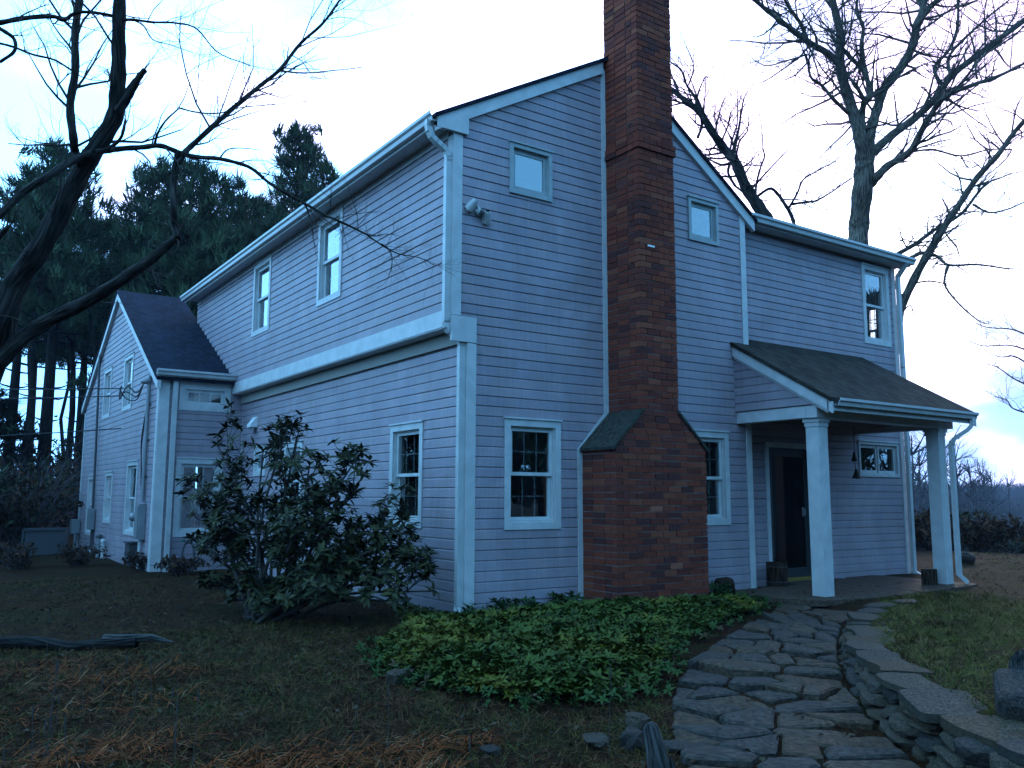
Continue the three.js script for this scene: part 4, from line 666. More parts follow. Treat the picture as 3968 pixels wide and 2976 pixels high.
// grass, dead grass and straw
const bladeGeo = (l, w, bend) => { const pos = [], P = [[-w, 0, 0], [w, 0, 0], [w * 0.7, l * 0.55, bend * 0.35], [-w * 0.7, l * 0.55, bend * 0.35], [0, l, bend]]; for (const [a, b, c] of [[0, 1, 2], [0, 2, 3], [3, 2, 4]]) pos.push(...P[a], ...P[b], ...P[c]); const g = new THREE.BufferGeometry(); g.setAttribute('position', new THREE.Float32BufferAttribute(pos, 3)); g.computeVertexNormals(); return g; };
const tuft = (n, l, w, sp, bend) => merge(Array.from({ length: n }, () => bladeGeo(l * rr(0.6, 1.15), w, l * rr(0.3, 1) * bend).rotateX(rr(0, sp)).rotateY(rr(0, 6.28)).translate(rr(-0.03, 0.03), 0, rr(-0.03, 0.03))));
{
  const G = [];
  for (let i = 0; i < 60000 && G.length < 15000; i++) { // raised lawn
    const near = rnd() < 0.75, x = near ? rr(-1, 7) : rr(4, 18), z = near ? rr(1.8, 8.5) : rr(-3, 8); const [wd] = wallDist(x, z); if (wd < 0.22 || (x > 4 && x < 8.4 && z < 1.8) || (x < 9.6 && z < ZR)) continue;
    const n = noise.noise(x * 1.5, 0, z * 1.5), d = rnd() < 0.35 - 0.3 * n, b = rr(0.7, 1.3);
    G.push({ p: V(x, gy(x, z) - 0.01, z), q: eul(rr(-0.5, 0.5), rr(0, 6.28), rr(-0.5, 0.5)), s: V(1, rr(0.5, 1.1), 1).multiplyScalar(rr(0.7, 1.3)), c: d ? [0.12 * b, 0.08 * b, 0.025 * b] : [0.058 * b, 0.055 * b, 0.01 * b] });
  }
  tag(instanced('lawn_grass', tuft(6, 0.1, 0.0028, 0.8, 1.1), M.blade, G, scene), 'short olive grass on the raised lawn right of the path', 'grass');
  const D = [];
  const straw = [[-4.3, 1.6, 0.9], [-3.75, 0.9, 0.6], [-4.6, 2.6, 0.7], [-4.2, 2.7, 0.6], [-3.2, 3.6, 0.5], [-3.0, 4.1, 0.5], [-2.5, 3.7, 0.45], [-3.5, 3.3, 0.4], [-4.4, 0.2, 0.6]];
  for (let i = 0; i < 90000 && D.length < 20000; i++) {
    const near = rnd() < 0.7, x = near ? rr(-6.5, -0.5) : rr(-9, 0), z = near ? rr(-1, 6.5) : rr(-8, 2); const [wd] = wallDist(x, z); if (wd > -1.55 || inPoly(BED, x, z) || (x > -1.7 && z < -8.4)) continue;
    const n = noise.noise(x * 0.9 + 3, 1, z * 0.9), g = rnd() < 0.45 + 0.6 * n, b = rr(0.6, 1.3);
    D.push({ p: V(x, gy(x, z) - 0.01, z), q: eul(rr(-0.7, 0.7), rr(0, 6.28), rr(-0.7, 0.7)), s: V(1, rr(0.3, 0.8), 1).multiplyScalar(rr(0.7, 1.2)), c: g ? [0.055 * b, 0.05 * b, 0.013 * b] : [0.105 * b, 0.05 * b, 0.02 * b] });
  }
  tag(instanced('rough_grass', tuft(6, 0.085, 0.003, 0.9, 1.2), M.blade, D, scene), 'sparse dull winter grass on the soil in the left foreground', 'grass');
  const S = [];
  straw.forEach(([x0, z0, r]) => { const dir = rr(0.4, 1.2); for (let k = 0; k < 230; k++) { const a = rr(0, 6.28), q = Math.sqrt(rnd()) * r * (0.55 + 0.9 * Math.abs(noise.noise(a * 1.3, x0, z0))), x = x0 + Math.cos(a) * q * 1.5, z = z0 + Math.sin(a) * q * 0.55, b = rr(0.5, 1.25); S.push({ p: V(x, gy(x, z) + rr(0.005, 0.05), z), q: eul(1.5 - 0.9 * Math.pow(rnd(), 2), dir + rr(-1.5, 1.5), 0), s: V(1, rr(0.6, 1.6), 1), c: rnd() < 0.12 ? [0.26 * b, 0.13 * b, 0.06 * b] : [0.21 * b, 0.05 * b, 0.012 * b] }); } });
  tag(instanced('straw', bladeGeo(0.13, 0.0036, 0.04), M.blade, S, scene), 'patches of flattened rust coloured dead fronds in the foreground', 'dead fronds');
  const LF = [], lg = leafGeo(0.042, 0.028, 0.4, 0.2, 2);
  for (let i = 0; i < 2600; i++) { const x = rr(-7, 0), z = rr(-8, 6.5), [wd] = wallDist(x, z); if ((wd > -0.2 && x > -3) || (x > -0.2 && z < 0.2) || (x > -1.8 && z < -8.4)) continue; const b = rr(0.6, 1.2); LF.push({ p: V(x, gy(x, z) + rr(0.005, 0.03), z), q: eul(rr(-0.6, 0.6), rr(0, 6.28), rr(-0.6, 0.6)), s: rr(0.7, 1.5), c: rnd() < 0.5 ? [0.045 * b, 0.022 * b, 0.011 * b] : [0.07 * b, 0.05 * b, 0.03 * b] }); }
  tag(instanced('leaf_litter', lg, M.blade, LF, scene), 'scattered fallen brown leaves on the soil', 'leaf litter');
  const st = new Tubes(); for (let i = 0; i < 30; i++) { const x = i < 25 ? rr(-5.1, -3.7) : rr(-3.4, -1.6), z = i < 25 ? rr(0.2, 3.6) : rr(3, 4.8), h = rr(0.15, 0.45), y = gy(x, z), lx = rr(-0.05, 0.05), lz = rr(-0.05, 0.05); st.add([V(x, y, z), V(x + lx * 0.5, y + h * 0.5, z + lz * 0.4), V(x + lx, y + h, z + lz)], [0.0028, 0.0024, 0.0018], 4); if (rnd() < 0.6) st.add([V(x + lx, y + h, z + lz), V(x + lx, y + h + 0.03, z + lz), V(x + lx, y + h + 0.09, z + lz)], [0.003, 0.006, 0.002], 5); }
  const so = new THREE.Mesh(st.geo(), M.twig); so.name = 'dead_stalks'; so.userData.kind = 'stuff'; tag(so, 'thin dark dead flower stalks standing in the left foreground', 'stalks'); scene.add(so);
}

// ---------------------------------------------------------------- shrubs
{
  const b = V(-1.75, gy(-1.75, -1.4), -1.4), sh = thing('rhododendron', 'large dark leafy rhododendron in front of the left clapboard wall', 'shrub', b);
  const st = new Tubes(), tips = [];
  const grow = (p, d, len, r, lv) => {
    const pts = [p], rad = [r]; let q = p.clone(), e = d.clone(); const n = 4;
    for (let k = 0; k < n; k++) { e.add(V(rr(-0.22, 0.22), rr(-0.02, 0.2), rr(-0.22, 0.22))).normalize(); q = q.clone().addScaledVector(e, len / n); pts.push(q); rad.push(r * (1 - 0.45 * (k + 1) / n)); }
    st.add(pts, rad, lv < 1 ? 7 : 5);
    if (lv >= 3 || len < 0.16) { tips.push([q, e]); return; }
    const c = lv === 0 ? 4 : 3; for (let k = 0; k < c; k++) { const f = lv === 0 ? rr(0.4, 1) : rr(0.55, 1), i = Math.min(n - 1, Math.floor(f * n)), s = pts[i].clone().lerp(pts[i + 1], f * n - i > 1 ? 1 : f * n - i); grow(s, e.clone().multiplyScalar(0.8).add(V(rr(-0.9, 0.9), rr(-0.25, 0.75), rr(-0.9, 0.9))).normalize(), len * rr(0.5, 0.72), rad[i] * 0.65, lv + 1); }
    tips.push([q, e]);
  };
  // leading stems aim at the crown's leaders seen in the photo
  for (const [u, v, d] of [[1120, 1640, 10.6], [1020, 1740, 11.2], [840, 1720, 11.3], [760, 1850, 11.4], [1200, 1800, 10.2], [1400, 1750, 10.1], [1390, 1900, 9.9], [1560, 2010, 9.9], [1600, 2130, 9.7], [1300, 2000, 9.6], [1000, 1960, 10.2], [850, 2050, 10.6], [780, 2130, 11], [1150, 2060, 9.5], [1460, 2120, 9.4], [960, 2210, 9.8], [1330, 2220, 9.3], [1100, 1850, 11], [1250, 1930, 10.8], [900, 1900, 11.6], [780, 2260, 10.4], [880, 2330, 9.9], [1010, 2360, 9.4], [1120, 2330, 9.2], [1230, 2320, 9.1], [1060, 2270, 9.7], [930, 2270, 10.2], [1180, 2230, 9.6], [1540, 2250, 9.4], [840, 1960, 11], [1660, 2200, 9.5], [1690, 2290, 9.4], [1420, 1830, 10], [1150, 1690, 10.7], [1580, 2330, 9.2]]) {
    const tip = at(u, v, d), s0 = V(b.x + rr(-0.3, 0.3), b.y, b.z + rr(-0.3, 0.3)), to = tip.clone().sub(s0), L = to.length();
    const mid = s0.clone().addScaledVector(to, 0.45).add(V(rr(-0.12, 0.12), 0.12, rr(-0.12, 0.12))), pts = smooth([s0, mid, tip], 7), rad = pts.map((_, i) => lerp(0.026, 0.008, i / 7)); st.add(pts, rad, 7); tips.push([tip, to.clone().normalize()]);
    for (let k = 3; k < 7; k++) for (let z = 0; z < (v > 1900 ? 3 : k > 4 ? 2 : 1); z++) grow(pts[k], to.clone().normalize().multiplyScalar(0.6).add(V(rr(-1, 1), rr(-0.2, 0.7), rr(-1, 1))).normalize(), Math.min(0.55, L * rr(0.12, 0.22)), 0.009, 2);
  }
  part('stems', st.geo(), M.twig, sh);
  const geos = [leafGeo(0.12, 0.046, 0.3, 0.2), leafGeo(0.1, 0.042, 0.35, 0.35), leafGeo(0.135, 0.05, 0.2, 0.1)], leaves = [];
  for (const [p, e] of tips) {
    if (p.y < gy(p.x, p.z) + 0.12 || (p.x > -0.08 && p.z < 0.1)) continue; const n = Math.floor(rr(7, 11)), ph = rr(0, 6.28);
    const base = new THREE.Quaternion().setFromUnitVectors(V(0, 1, 0), e.clone().add(V(0, 0.6, 0)).normalize());
    for (let k = 0; k < n; k++) leaves.push({ p: p.clone().addScaledVector(e, -rr(0, 0.05)), q: base.clone().multiply(eul(rr(-0.85, 0.3), ph + k * 2.4 + rr(-0.2, 0.2), rr(-0.3, 0.3))), s: rr(0.75, 1.15), g: Math.floor(rnd() * 3), near: p.distanceTo(CAM) });
  }
  console.log('rhodo leaves', leaves.length);
  leaves.sort((x, y) => x.near - y.near);
  leaves.slice(0, 300).forEach((l) => { const m = part('leaf', geos[l.g], rhodo[Math.floor(rnd() * 3)], sh); m.position.copy(l.p); m.quaternion.copy(l.q); m.scale.setScalar(l.s); });
  for (let g = 0; g < 3; g++) { const I = instanced('leaves', geos[g], rhodo[g], leaves.slice(300).filter((l) => l.g === g), sh); }
  local(sh);
}
function bush(name, label, cat, base, w, h, n, cols, leaf, group, twigM = M.twigF, stems = 26, dome = true) {
  const b = thing(name, label, cat, base, group), st = new Tubes(), list = [];
  for (let k = 0; k < stems; k++) { const a = rr(0, 6.28), l = rr(0.4, 1), tip = V(Math.cos(a) * w * 0.5 * l, h * (dome ? Math.sqrt(Math.max(0.05, 1 - l * l * 0.8)) : rr(0.5, 1)) * rr(0.75, 1.1), Math.sin(a) * w * 0.5 * l), pts = smooth([V(rr(-0.1, 0.1) * w, -0.05, rr(-0.1, 0.1) * w), tip.clone().multiplyScalar(0.5).add(V(rr(-0.1, 0.1), h * 0.12, rr(-0.1, 0.1))), tip], 5); st.add(pts, pts.map((_, i) => lerp(0.012, 0.004, i / 5) * Math.max(1, h)), 4);
    for (let j = 0; j < 5; j++) { const q = pts[1 + Math.floor(rnd() * 4)], e = V(rr(-1, 1), rr(-0.1, 1.2), rr(-1, 1)).normalize().multiplyScalar(h * rr(0.12, 0.35)); st.add([q, q.clone().addScaledVector(e, 0.5).add(V(0, 0.02, 0)), q.clone().add(e)], [0.005 * Math.max(1, h), 0.003, 0.002], 3); for (let m = 0; m < n; m++) { const t = rnd(); list.push({ p: q.clone().addScaledVector(e, t).add(V(rr(-0.06, 0.06), rr(-0.06, 0.06), rr(-0.06, 0.06)).multiplyScalar(h)), q: eul(rr(-1.5, 1.5), rr(0, 6.28), rr(-1, 1)), s: rr(0.6, 1.4), c: (() => { const c = cols[Math.floor(rnd() * cols.length)], k2 = rr(0.7, 1.25); return c.map((v) => v * k2); })() }); } } }
  part('stems', st.geo(), twigM, b); if (list.length) instanced('foliage', leaf, M.blade, list, b); return b;
}
const BR = [[0.05, 0.024, 0.012], [0.038, 0.02, 0.012], [0.065, 0.033, 0.016]], OL = [[0.03, 0.04, 0.022], [0.04, 0.05, 0.028], [0.05, 0.045, 0.026]];
{
  const small = leafGeo(0.08, 0.05, 0.3, 0.2, 2), big = leafGeo(0.16, 0.09, 0.3, 0.2, 2);
  let k = 0;
  for (const [u, d, w, h, l] of [[560, 16.2, 1.0, 0.4, 'low rust brown bush at the foot of the left wing corner'], [700, 15.2, 1.1, 0.35, 'low brown bush in front of the left wing window'], [300, 17.2, 1.4, 0.5, 'spreading brown bush below the left wing gable windows'], [60, 16.5, 1.6, 0.55, 'spreading brown bush at the left frame edge before the bin']]) { const p = at(u, 2250, d); p.y = gy(p.x, p.z); bush('brown_bush', l, 'bush', p, w, h, 3, BR, small, 'brown bushes along the left wing'); }
  for (const [u, d, w, h, l] of [[40, 26, 5, 2.6, 'tall brown thicket shrub at the far left frame edge'], [210, 28, 5, 2.6, 'tall brown thicket shrub left of the wing under pines'], [120, 23, 4, 2.2, 'shorter brown thicket shrub behind the dark bin'], [290, 31, 5, 3.6, 'tall thicket shrub directly behind the left wing corner'], [-80, 30, 6, 3.6, 'dark thicket shrub cut by the left frame edge'], [130, 34, 6, 2.6, 'distant thicket shrub between the pine trunks']]) { const p = at(u, 1900, d); p.y = gy(p.x, p.z); bush('thicket_shrub', l, 'shrub', p, w, h, 4, [...BR, ...OL], big, 'thicket under the pines', M.twigF, 60, false); }
  for (const [u, d, w, h, l] of [[3560, 24, 3.2, 1.2, 'brown bramble mound seen between the porch columns'], [3690, 27, 3.4, 1.5, 'dark green bush right of the far porch column'], [3800, 25, 3.0, 1.1, 'brown bush at the edge of the far lawn'], [3880, 31, 4, 1.5, 'dark bush behind the brown bush at far right'], [3960, 40, 4, 1.6, 'small bush at the right frame edge on the far lawn']]) { const p = at(u, 2000, d); p.y = gy(p.x, p.z); bush('field_bush', l, 'bush', p, w, h, 6, u === 3690 || u === 3880 ? OL : BR, big, 'bushes at the edge of the far lawn', M.twigF, 44); }
}

// ---------------------------------------------------------------- bare trees
class Tree {
  constructor() { this.tr = new Tubes(); this.lb = new Tubes(); this.tw = new Tubes(); }
  twigs(p, d, len, r, lv, max, droop = 0.05) {
    const n = lv >= max ? 3 : 4, pts = [p], rad = [r]; let q = p.clone(), e = d.clone();
    for (let k = 0; k < n; k++) { e.add(V(rr(-0.3, 0.3), rr(-0.28, 0.28) + droop, rr(-0.3, 0.3))).normalize(); q = q.clone().addScaledVector(e, len / n); pts.push(q); rad.push(Math.max(r * 0.3, r * (1 - 0.7 * (k + 1) / n))); }
    (r > 0.03 ? this.lb : this.tw).add(pts, rad, r > 0.03 ? 6 : r > 0.012 ? 4 : 3, false);
    if (lv >= max) return;
    const c = 3 + (rnd() < 0.5 ? 1 : 0); for (let k = 0; k < c; k++) { const i = 1 + Math.floor(rnd() * (n - 0.01)); this.twigs(pts[i], e.clone().multiplyScalar(0.7).add(V(rr(-0.9, 0.9), rr(-0.6, 0.9), rr(-0.9, 0.9))).normalize(), len * rr(0.4, 0.68), rad[i] * 0.62, lv + 1, max, droop); }
  }
  limb(pts, rad, seg, bucket = 'lb') { this[bucket].add(pts, rad, seg, true); }
  // a traced limb: pixel points, depths, widths in pixels at both ends; side twigs grow from it
  trace(px, sc, ox, d0, d1, w0, w1, tw = 1, max = 2, tl = 1, bucket = 'lb') {
    const N = px.length, raw = px.map(([x, y], i) => { const t = i / (N - 1), d = lerp(d0, d1, t) + (i && i < N - 1 ? (d0 * 0.012) * noise.noise(x * 0.013, y * 0.013, 3) * 2 : 0); return at(ox + x * sc, y * sc, d); });
    const n = Math.max(6, N * 4), pts = smooth(raw, n), rad = pts.map((_, i) => lerp(w0, w1, i / n) / 2 * sc * lerp(d0, d1, i / n) / FOC * (1 + 0.07 * Math.sin(i * 1.7)));
    this.limb(pts, rad, w0 > 40 ? 12 : 7, bucket);
    if (tw > 0) { let L = 0; for (let i = 1; i <= n; i++) { L += pts[i].distanceTo(pts[i - 1]); if (i > n * 0.18 && rnd() < 3.2 * tw * pts[i].distanceTo(pts[i - 1])) { const t = pts[i].clone().sub(pts[i - 1]).normalize(), e = t.multiplyScalar(0.55).add(V(rr(-1, 1), rr(-0.7, 1), rr(-1, 1))).normalize(); this.twigs(pts[i], e, tl * rr(0.5, 1.3), Math.min(rad[i] * 0.42, tl * 0.022), 0, max); } } this.twigs(pts[n], pts[n].clone().sub(pts[n - 1]).normalize(), tl * 0.9, Math.min(rad[n] * 0.8, tl * 0.02), 0, max); }
    return pts;
  }
  build(name, label, cat, base, bark, twigMat, group) { const t = thing(name, label, cat, base, group); if (this.tr.c) part('trunk', this.tr.geo(), bark, t); if (this.lb.c) part('limbs', this.lb.geo(), bark, t); if (this.tw.c) part('twigs', this.tw.geo(), twigMat, t); local(t); return t; }
}
{ // tree at the left, near the camera
  const t = new Tree(), S = 0.8439, D = 7.6;
  const foot = at(-330, 2400, 8.2); foot.y = gy(foot.x, foot.z);
  t.limb(smooth([foot.clone().setY(foot.y - 0.1), at(-250, 1950, 8.1), at(-90, 1540, 8.0), at(0, 1330, 7.9)], 12), Array.from({ length: 13 }, (_, i) => lerp(0.2, 0.115, i / 12)), 12, 'tr');
  t.trace([[0, 1576], [30, 1430], [75, 1300], [190, 1130], [300, 930], [385, 770], [460, 650], [525, 540], [540, 420], [545, 300], [545, 150], [552, -60]], S, 0, 7.9, 7.4, 112, 54, 0.5, 2, 0.7, 'tr');
  t.trace([[372, 760], [345, 700], [335, 620], [322, 480], [345, 330], [345, 150], [365, 0], [372, -60]], S, 0, 7.55, 7.7, 40, 32, 2.2, 3, 0.6);
  t.trace([[425, 705], [340, 735], [250, 790], [100, 890], [0, 985], [-80, 1060]], S, 0, 7.55, 7.0, 36, 34, 0.7, 2, 0.5);
  t.trace([[545, 510], [575, 465], [605, 415], [640, 352], [665, 322]], S, 0, 7.45, 7.3, 44, 24, 0);
  t.trace([[480, 690], [520, 668], [550, 640], [568, 600], [577, 550]], S, 0, 7.5, 7.35, 20, 9, 0.8, 1, 0.2);
  t.trace([[440, 700], [500, 690], [560, 682], [650, 676], [740, 670], [820, 700]], S, 0, 7.5, 7.5, 28, 22, 1, 2, 0.5);
  t.trace([[710, 665], [725, 610], [760, 555], [815, 503]], S, 0, 7.5, 7.2, 13, 7, 2, 2, 0.5);
  t.trace([[818, 750], [850, 700], [880, 670], [1000, 560], [1090, 480], [1200, 390], [1280, 325], [1380, 200], [1480, 110], [1560, 0], [1590, -50]], S, 0, 7.5, 8.2, 30, 8, 3.6, 3, 0.8);
  t.trace([[820, 700], [900, 720], [1000, 728], [1060, 740], [1150, 770], [1250, 850], [1400, 935], [1500, 990], [1600, 1035], [1680, 1075]], S, 0, 7.5, 7.9, 22, 9, 4.5, 3, 0.5);
  t.trace([[1680, 1075], [1760, 1130], [1830, 1165], [1930, 1185], [1990, 1215]], S, 0, 7.9, 8.0, 8, 3, 14, 3, 0.36);
  t.trace([[1400, 935], [1420, 990], [1435, 1060], [1438, 1095]], S, 0, 7.75, 7.7, 8, 4, 9, 3, 0.25); t.trace([[1750, 1120], [1790, 1150], [1800, 1210], [1785, 1270]], S, 0, 7.9, 7.85, 8, 3, 9, 3, 0.25);
  t.trace([[820, 495], [900, 515], [1000, 520], [1100, 495], [1250, 480], [1420, 465]], S, 0, 7.3, 7.6, 8, 3, 5, 3, 0.4);
  t.trace([[1280, 325], [1400, 335], [1520, 325], [1660, 310]], S, 0, 7.9, 8.3, 9, 3, 5, 3, 0.5); t.trace([[1010, 725], [1040, 690], [1110, 680], [1200, 690]], S, 0, 7.6, 7.8, 8, 3, 4, 2, 0.3);
  t.trace([[822, 690], [808, 760], [798, 850], [798, 950], [802, 1030], [815, 1095]], S, 0, 7.5, 7.45, 30, 34, 0.5, 1, 0.3);
  t.trace([[0, 1660], [80, 1570], [200, 1485], [400, 1385], [550, 1290], [700, 1185], [770, 1125], [815, 1090]], S, 0, 7.9, 7.45, 78, 34, 0.7, 2, 0.5);
  t.trace([[-60, 110], [0, 104], [100, 85], [250, 76], [290, 92], [350, 58], [450, 60], [520, 72]], S, 0, 7.2, 7.4, 26, 12, 3, 3, 0.5); t.trace([[545, 92], [620, 92], [700, 102], [800, 105], [900, 130], [1000, 240], [1150, 300]], S, 0, 7.4, 7.7, 14, 4, 4.5, 3, 0.6); t.trace([[-20, 120], [30, 150], [62, 175], [66, 235], [0, 285]], S, 0, 7.0, 7.0, 20, 14, 1.5, 2, 0.4); t.trace([[-40, 190], [60, 215], [150, 250], [250, 275], [325, 320]], S, 0, 7.1, 7.5, 12, 9, 2.5, 2, 0.4); t.trace([[610, 90], [660, 120], [700, 180], [780, 205], [880, 240]], S, 0, 7.45, 7.5, 8, 3, 6, 3, 0.4);
  t.trace([[0, 1660], [-120, 1500], [-160, 1250], [-60, 1150], [30, 1050]], S, 0, 7.9, 7.2, 50, 20, 1, 2, 0.5);
  t.build('bare_tree', 'dark bare tree with leaning trunk and broken stub at left in front', 'tree', foot, M.bark, M.twig);
}
{ // big tree behind the right wing
  const t = new Tree(), S = 0.7838, O = 2500, D = 25, q = (px, w0, w1, tw = 0.9, d1 = D, d0 = D, tl = 1.8) => t.trace(px, S, O, d0, d1, w0, w1, tw * 2.2, 2, tl, w0 > 80 ? 'tr' : 'lb');
  const foot = at(O + 1050 * S, 2050, D); foot.y = gy(foot.x, foot.z);
  t.limb(smooth([foot.clone().setY(foot.y - 0.2), at(O + 1046 * S, 1650, D), at(O + 1048 * S, 1230 * S, D)], 8), Array.from({ length: 9 }, (_, i) => lerp(0.5, 0.31, i / 8)), 14, 'tr');
  q([[1048, 1240], [1058, 1100], [1078, 900], [1085, 790], [1085, 700]], 98, 92, 0); q([[1085, 800], [1062, 680], [1030, 560], [985, 420], [962, 300], [966, 180], [940, 60], [915, -50]], 66, 30); q([[955, 310], [900, 262], [830, 222], [760, 172], [680, 110], [600, 50], [520, -20]], 38, 18, 1.4, 23.5); q([[800, 200], [770, 120], [720, 50], [680, -20]], 22, 14, 1.4, 24); q([[1005, 560], [930, 490], [870, 420], [818, 380], [800, 290], [780, 250]], 20, 8, 1.2, 23.5); q([[880, 420], [920, 390], [935, 345]], 12, 8, 1.5); q([[800, 270], [700, 300], [600, 325], [545, 300]], 10, 4, 2, 24);
  q([[1078, 640], [1072, 570], [1085, 500], [1112, 465], [1100, 400], [1070, 340], [1010, 280], [975, 240]], 34, 18); q([[1110, 465], [1090, 350], [1068, 240], [1078, 130], [1045, 60], [1052, -30]], 24, 14, 1.2, 26.5); q([[1090, 130], [1150, 70], [1220, 0]], 10, 5, 2); q([[1085, 500], [1040, 420], [1005, 380]], 22, 14, 0.8); q([[1110, 480], [1180, 440]], 22, 20, 0.5);
  q([[1105, 700], [1125, 610], [1150, 530], [1180, 440], [1260, 340], [1320, 230], [1345, 120], [1375, 40], [1350, -40]], 52, 36, 0.9, 26); q([[1345, 130], [1400, 40], [1470, -10]], 34, 20, 1, 26.5, 26); q([[1360, 150], [1440, 100], [1540, 20]], 12, 6, 1.6); 
  q([[1120, 760], [1160, 720], [1230, 660], [1350, 570], [1430, 490], [1510, 380], [1620, 290], [1740, 200], [1873, 100], [1960, 30]], 44, 24, 1, 27); q([[1115, 910], [1150, 870], [1200, 820], [1310, 748], [1370, 640], [1430, 540], [1480, 480], [1620, 420], [1760, 370], [1900, 300]], 46, 12, 1, 23); q([[1455, 415], [1432, 330], [1500, 250], [1545, 120], [1545, -30]], 18, 12, 1.2, 26); q([[1510, 380], [1500, 290], [1600, 170], [1700, 80], [1800, 0]], 18, 8, 1.4, 27); q([[1500, 480], [1580, 390], [1680, 270], [1820, 180], [1900, 100]], 16, 8, 1.4, 24); q([[1300, 752], [1420, 740], [1560, 770], [1700, 740], [1810, 740]], 12, 5, 1.4, 23); q([[1410, 600], [1500, 595], [1530, 640]], 9, 3, 2); q([[1640, 390], [1635, 330], [1700, 200]], 12, 5, 1.5); q([[1560, 770], [1600, 830], [1660, 810]], 7, 3, 1.5); q([[1290, 640], [1345, 635]], 8, 6, 0); q([[1180, 880], [1225, 950], [1250, 1020], [1230, 1090]], 5, 2, 1, 24.5, 25, 0.6);
  t.build('big_bare_tree', 'tall grey forked bare tree rising behind the right wing roof', 'tree', foot, M.barkB, M.twig);
}
{ // tree whose crown shows between chimney and big tree
  const t = new Tree(), S = 0.7838, O = 2500, D = 21, q = (px, w0, w1, tw = 1.5, d1 = D) => t.trace(px, S, O, D, d1, w0, w1, tw * 1.8, 2, 1.4);
  const foot = at(O + 640 * S, 1950, D); foot.y = gy(foot.x, foot.z);
  t.limb(smooth([foot.clone().setY(foot.y - 0.2), at(O + 640 * S, 1300, D), at(O + 600 * S, 1080 * S, D)], 8), Array.from({ length: 9 }, (_, i) => lerp(0.3, 0.17, i / 8)), 10, 'tr');
  q([[605, 1090], [560, 1020], [500, 930], [445, 800], [395, 740], [330, 650], [275, 560], [200, 500], [130, 440], [60, 400]], 66, 16); q([[285, 570], [245, 480], [205, 420], [180, 350], [130, 310]], 16, 8); q([[280, 580], [295, 480], [300, 400]], 9, 4); q([[215, 420], [240, 330], [200, 220]], 9, 4, 2); q([[430, 790], [455, 680], [470, 590], [485, 500], [500, 460]], 16, 5, 2); q([[545, 975], [550, 910], [570, 830], [590, 770], [582, 735]], 13, 7, 0.6); q([[548, 975], [620, 932], [660, 965], [690, 1010], [715, 1050], [735, 1100]], 14, 20, 0.5); q([[440, 800], [380, 815], [320, 790]], 18, 8, 1); q([[260, 680], [280, 620], [275, 570]], 14, 14, 1); q([[710, 1030], [750, 960], [785, 885], [850, 845], [935, 800]], 13, 5, 2); q([[720, 1010], [790, 1000], [850, 990], [920, 950], [1020, 880]], 14, 6, 2, 20); q([[485, 870], [520, 820], [530, 790]], 9, 4, 2); q([[440, 760], [410, 850], [445, 920]], 14, 14, 0.5); q([[300, 740], [350, 735], [400, 770]], 10, 10, 1);
  t.build('bare_roof_tree', 'bare branching tree showing above the roof right of the chimney', 'tree', foot, M.bark, M.twig);
}
{ // low spreading tree at the right behind the wing corner
  const t = new Tree(), S = 0.7838, O = 2500, D = 23, q = (px, w0, w1, tw = 1.3, d1 = D, tl = 1.3) => t.trace(px, S, O, D, d1, w0, w1, tw * 2, 2, tl);
  const foot = at(O + 1180 * S, 2060, D); foot.y = gy(foot.x, foot.z);
  t.limb(smooth([foot.clone().setY(foot.y - 0.2), at(O + 1185 * S, 1650, D), at(O + 1255 * S, 1540 * S, D)], 8), Array.from({ length: 9 }, (_, i) => lerp(0.24, 0.13, i / 8)), 10, 'tr');
  q([[1250, 1545], [1330, 1380], [1400, 1250], [1480, 1120], [1560, 1000], [1640, 880], [1740, 770], [1820, 660], [1890, 580]], 44, 20, 1, 22); q([[1190, 1300], [1260, 1250], [1330, 1210], [1440, 1130], [1560, 1060], [1640, 960], [1700, 900], [1760, 878]], 26, 8, 1.2, 24); q([[1230, 1320], [1290, 1290], [1370, 1250], [1440, 1265], [1500, 1310], [1640, 1308], [1800, 1330]], 26, 7, 2.4, 22, 0.9); q([[1500, 1310], [1480, 1400], [1540, 1490], [1640, 1580], [1680, 1600]], 13, 4, 2.6, 22, 0.9); q([[1620, 1010], [1700, 1050], [1790, 1035], [1873, 1000]], 12, 6, 2, 22); q([[1290, 1480], [1240, 1420], [1260, 1350]], 12, 8, 1.5); q([[1330, 1400], [1400, 1390], [1480, 1400]], 10, 6, 2, 22, 0.8); q([[1260, 1560], [1310, 1510], [1330, 1560]], 8, 4, 2, 23, 0.6); q([[1540, 1220], [1490, 1160], [1480, 1130]], 9, 8, 1); q([[1540, 1220], [1555, 1270]], 7, 4, 2); q([[1780, 740], [1810, 740], [1770, 800], [1700, 860]], 8, 5, 2);
  // long drooping outer twigs that enter the sky at the far right
  for (const [y0, y1, y2, x2] of [[1690, 1610, 1600, 1640], [1760, 1690, 1690, 1610], [1840, 1740, 1745, 1700], [1930, 1850, 1800, 1690], [2060, 2000, 1960, 1730]]) q([[2080, y0 + 40], [1960, y0], [1820, y1 + 20], [x2 + 60, y2 + 20], [x2, y2]], 11, 3, 2.2, 21.5, 0.9);
  t.build('spreading_bare_tree', 'low spreading bare tree reaching right from behind the wing corner', 'tree', foot, M.barkB, M.twig);
}
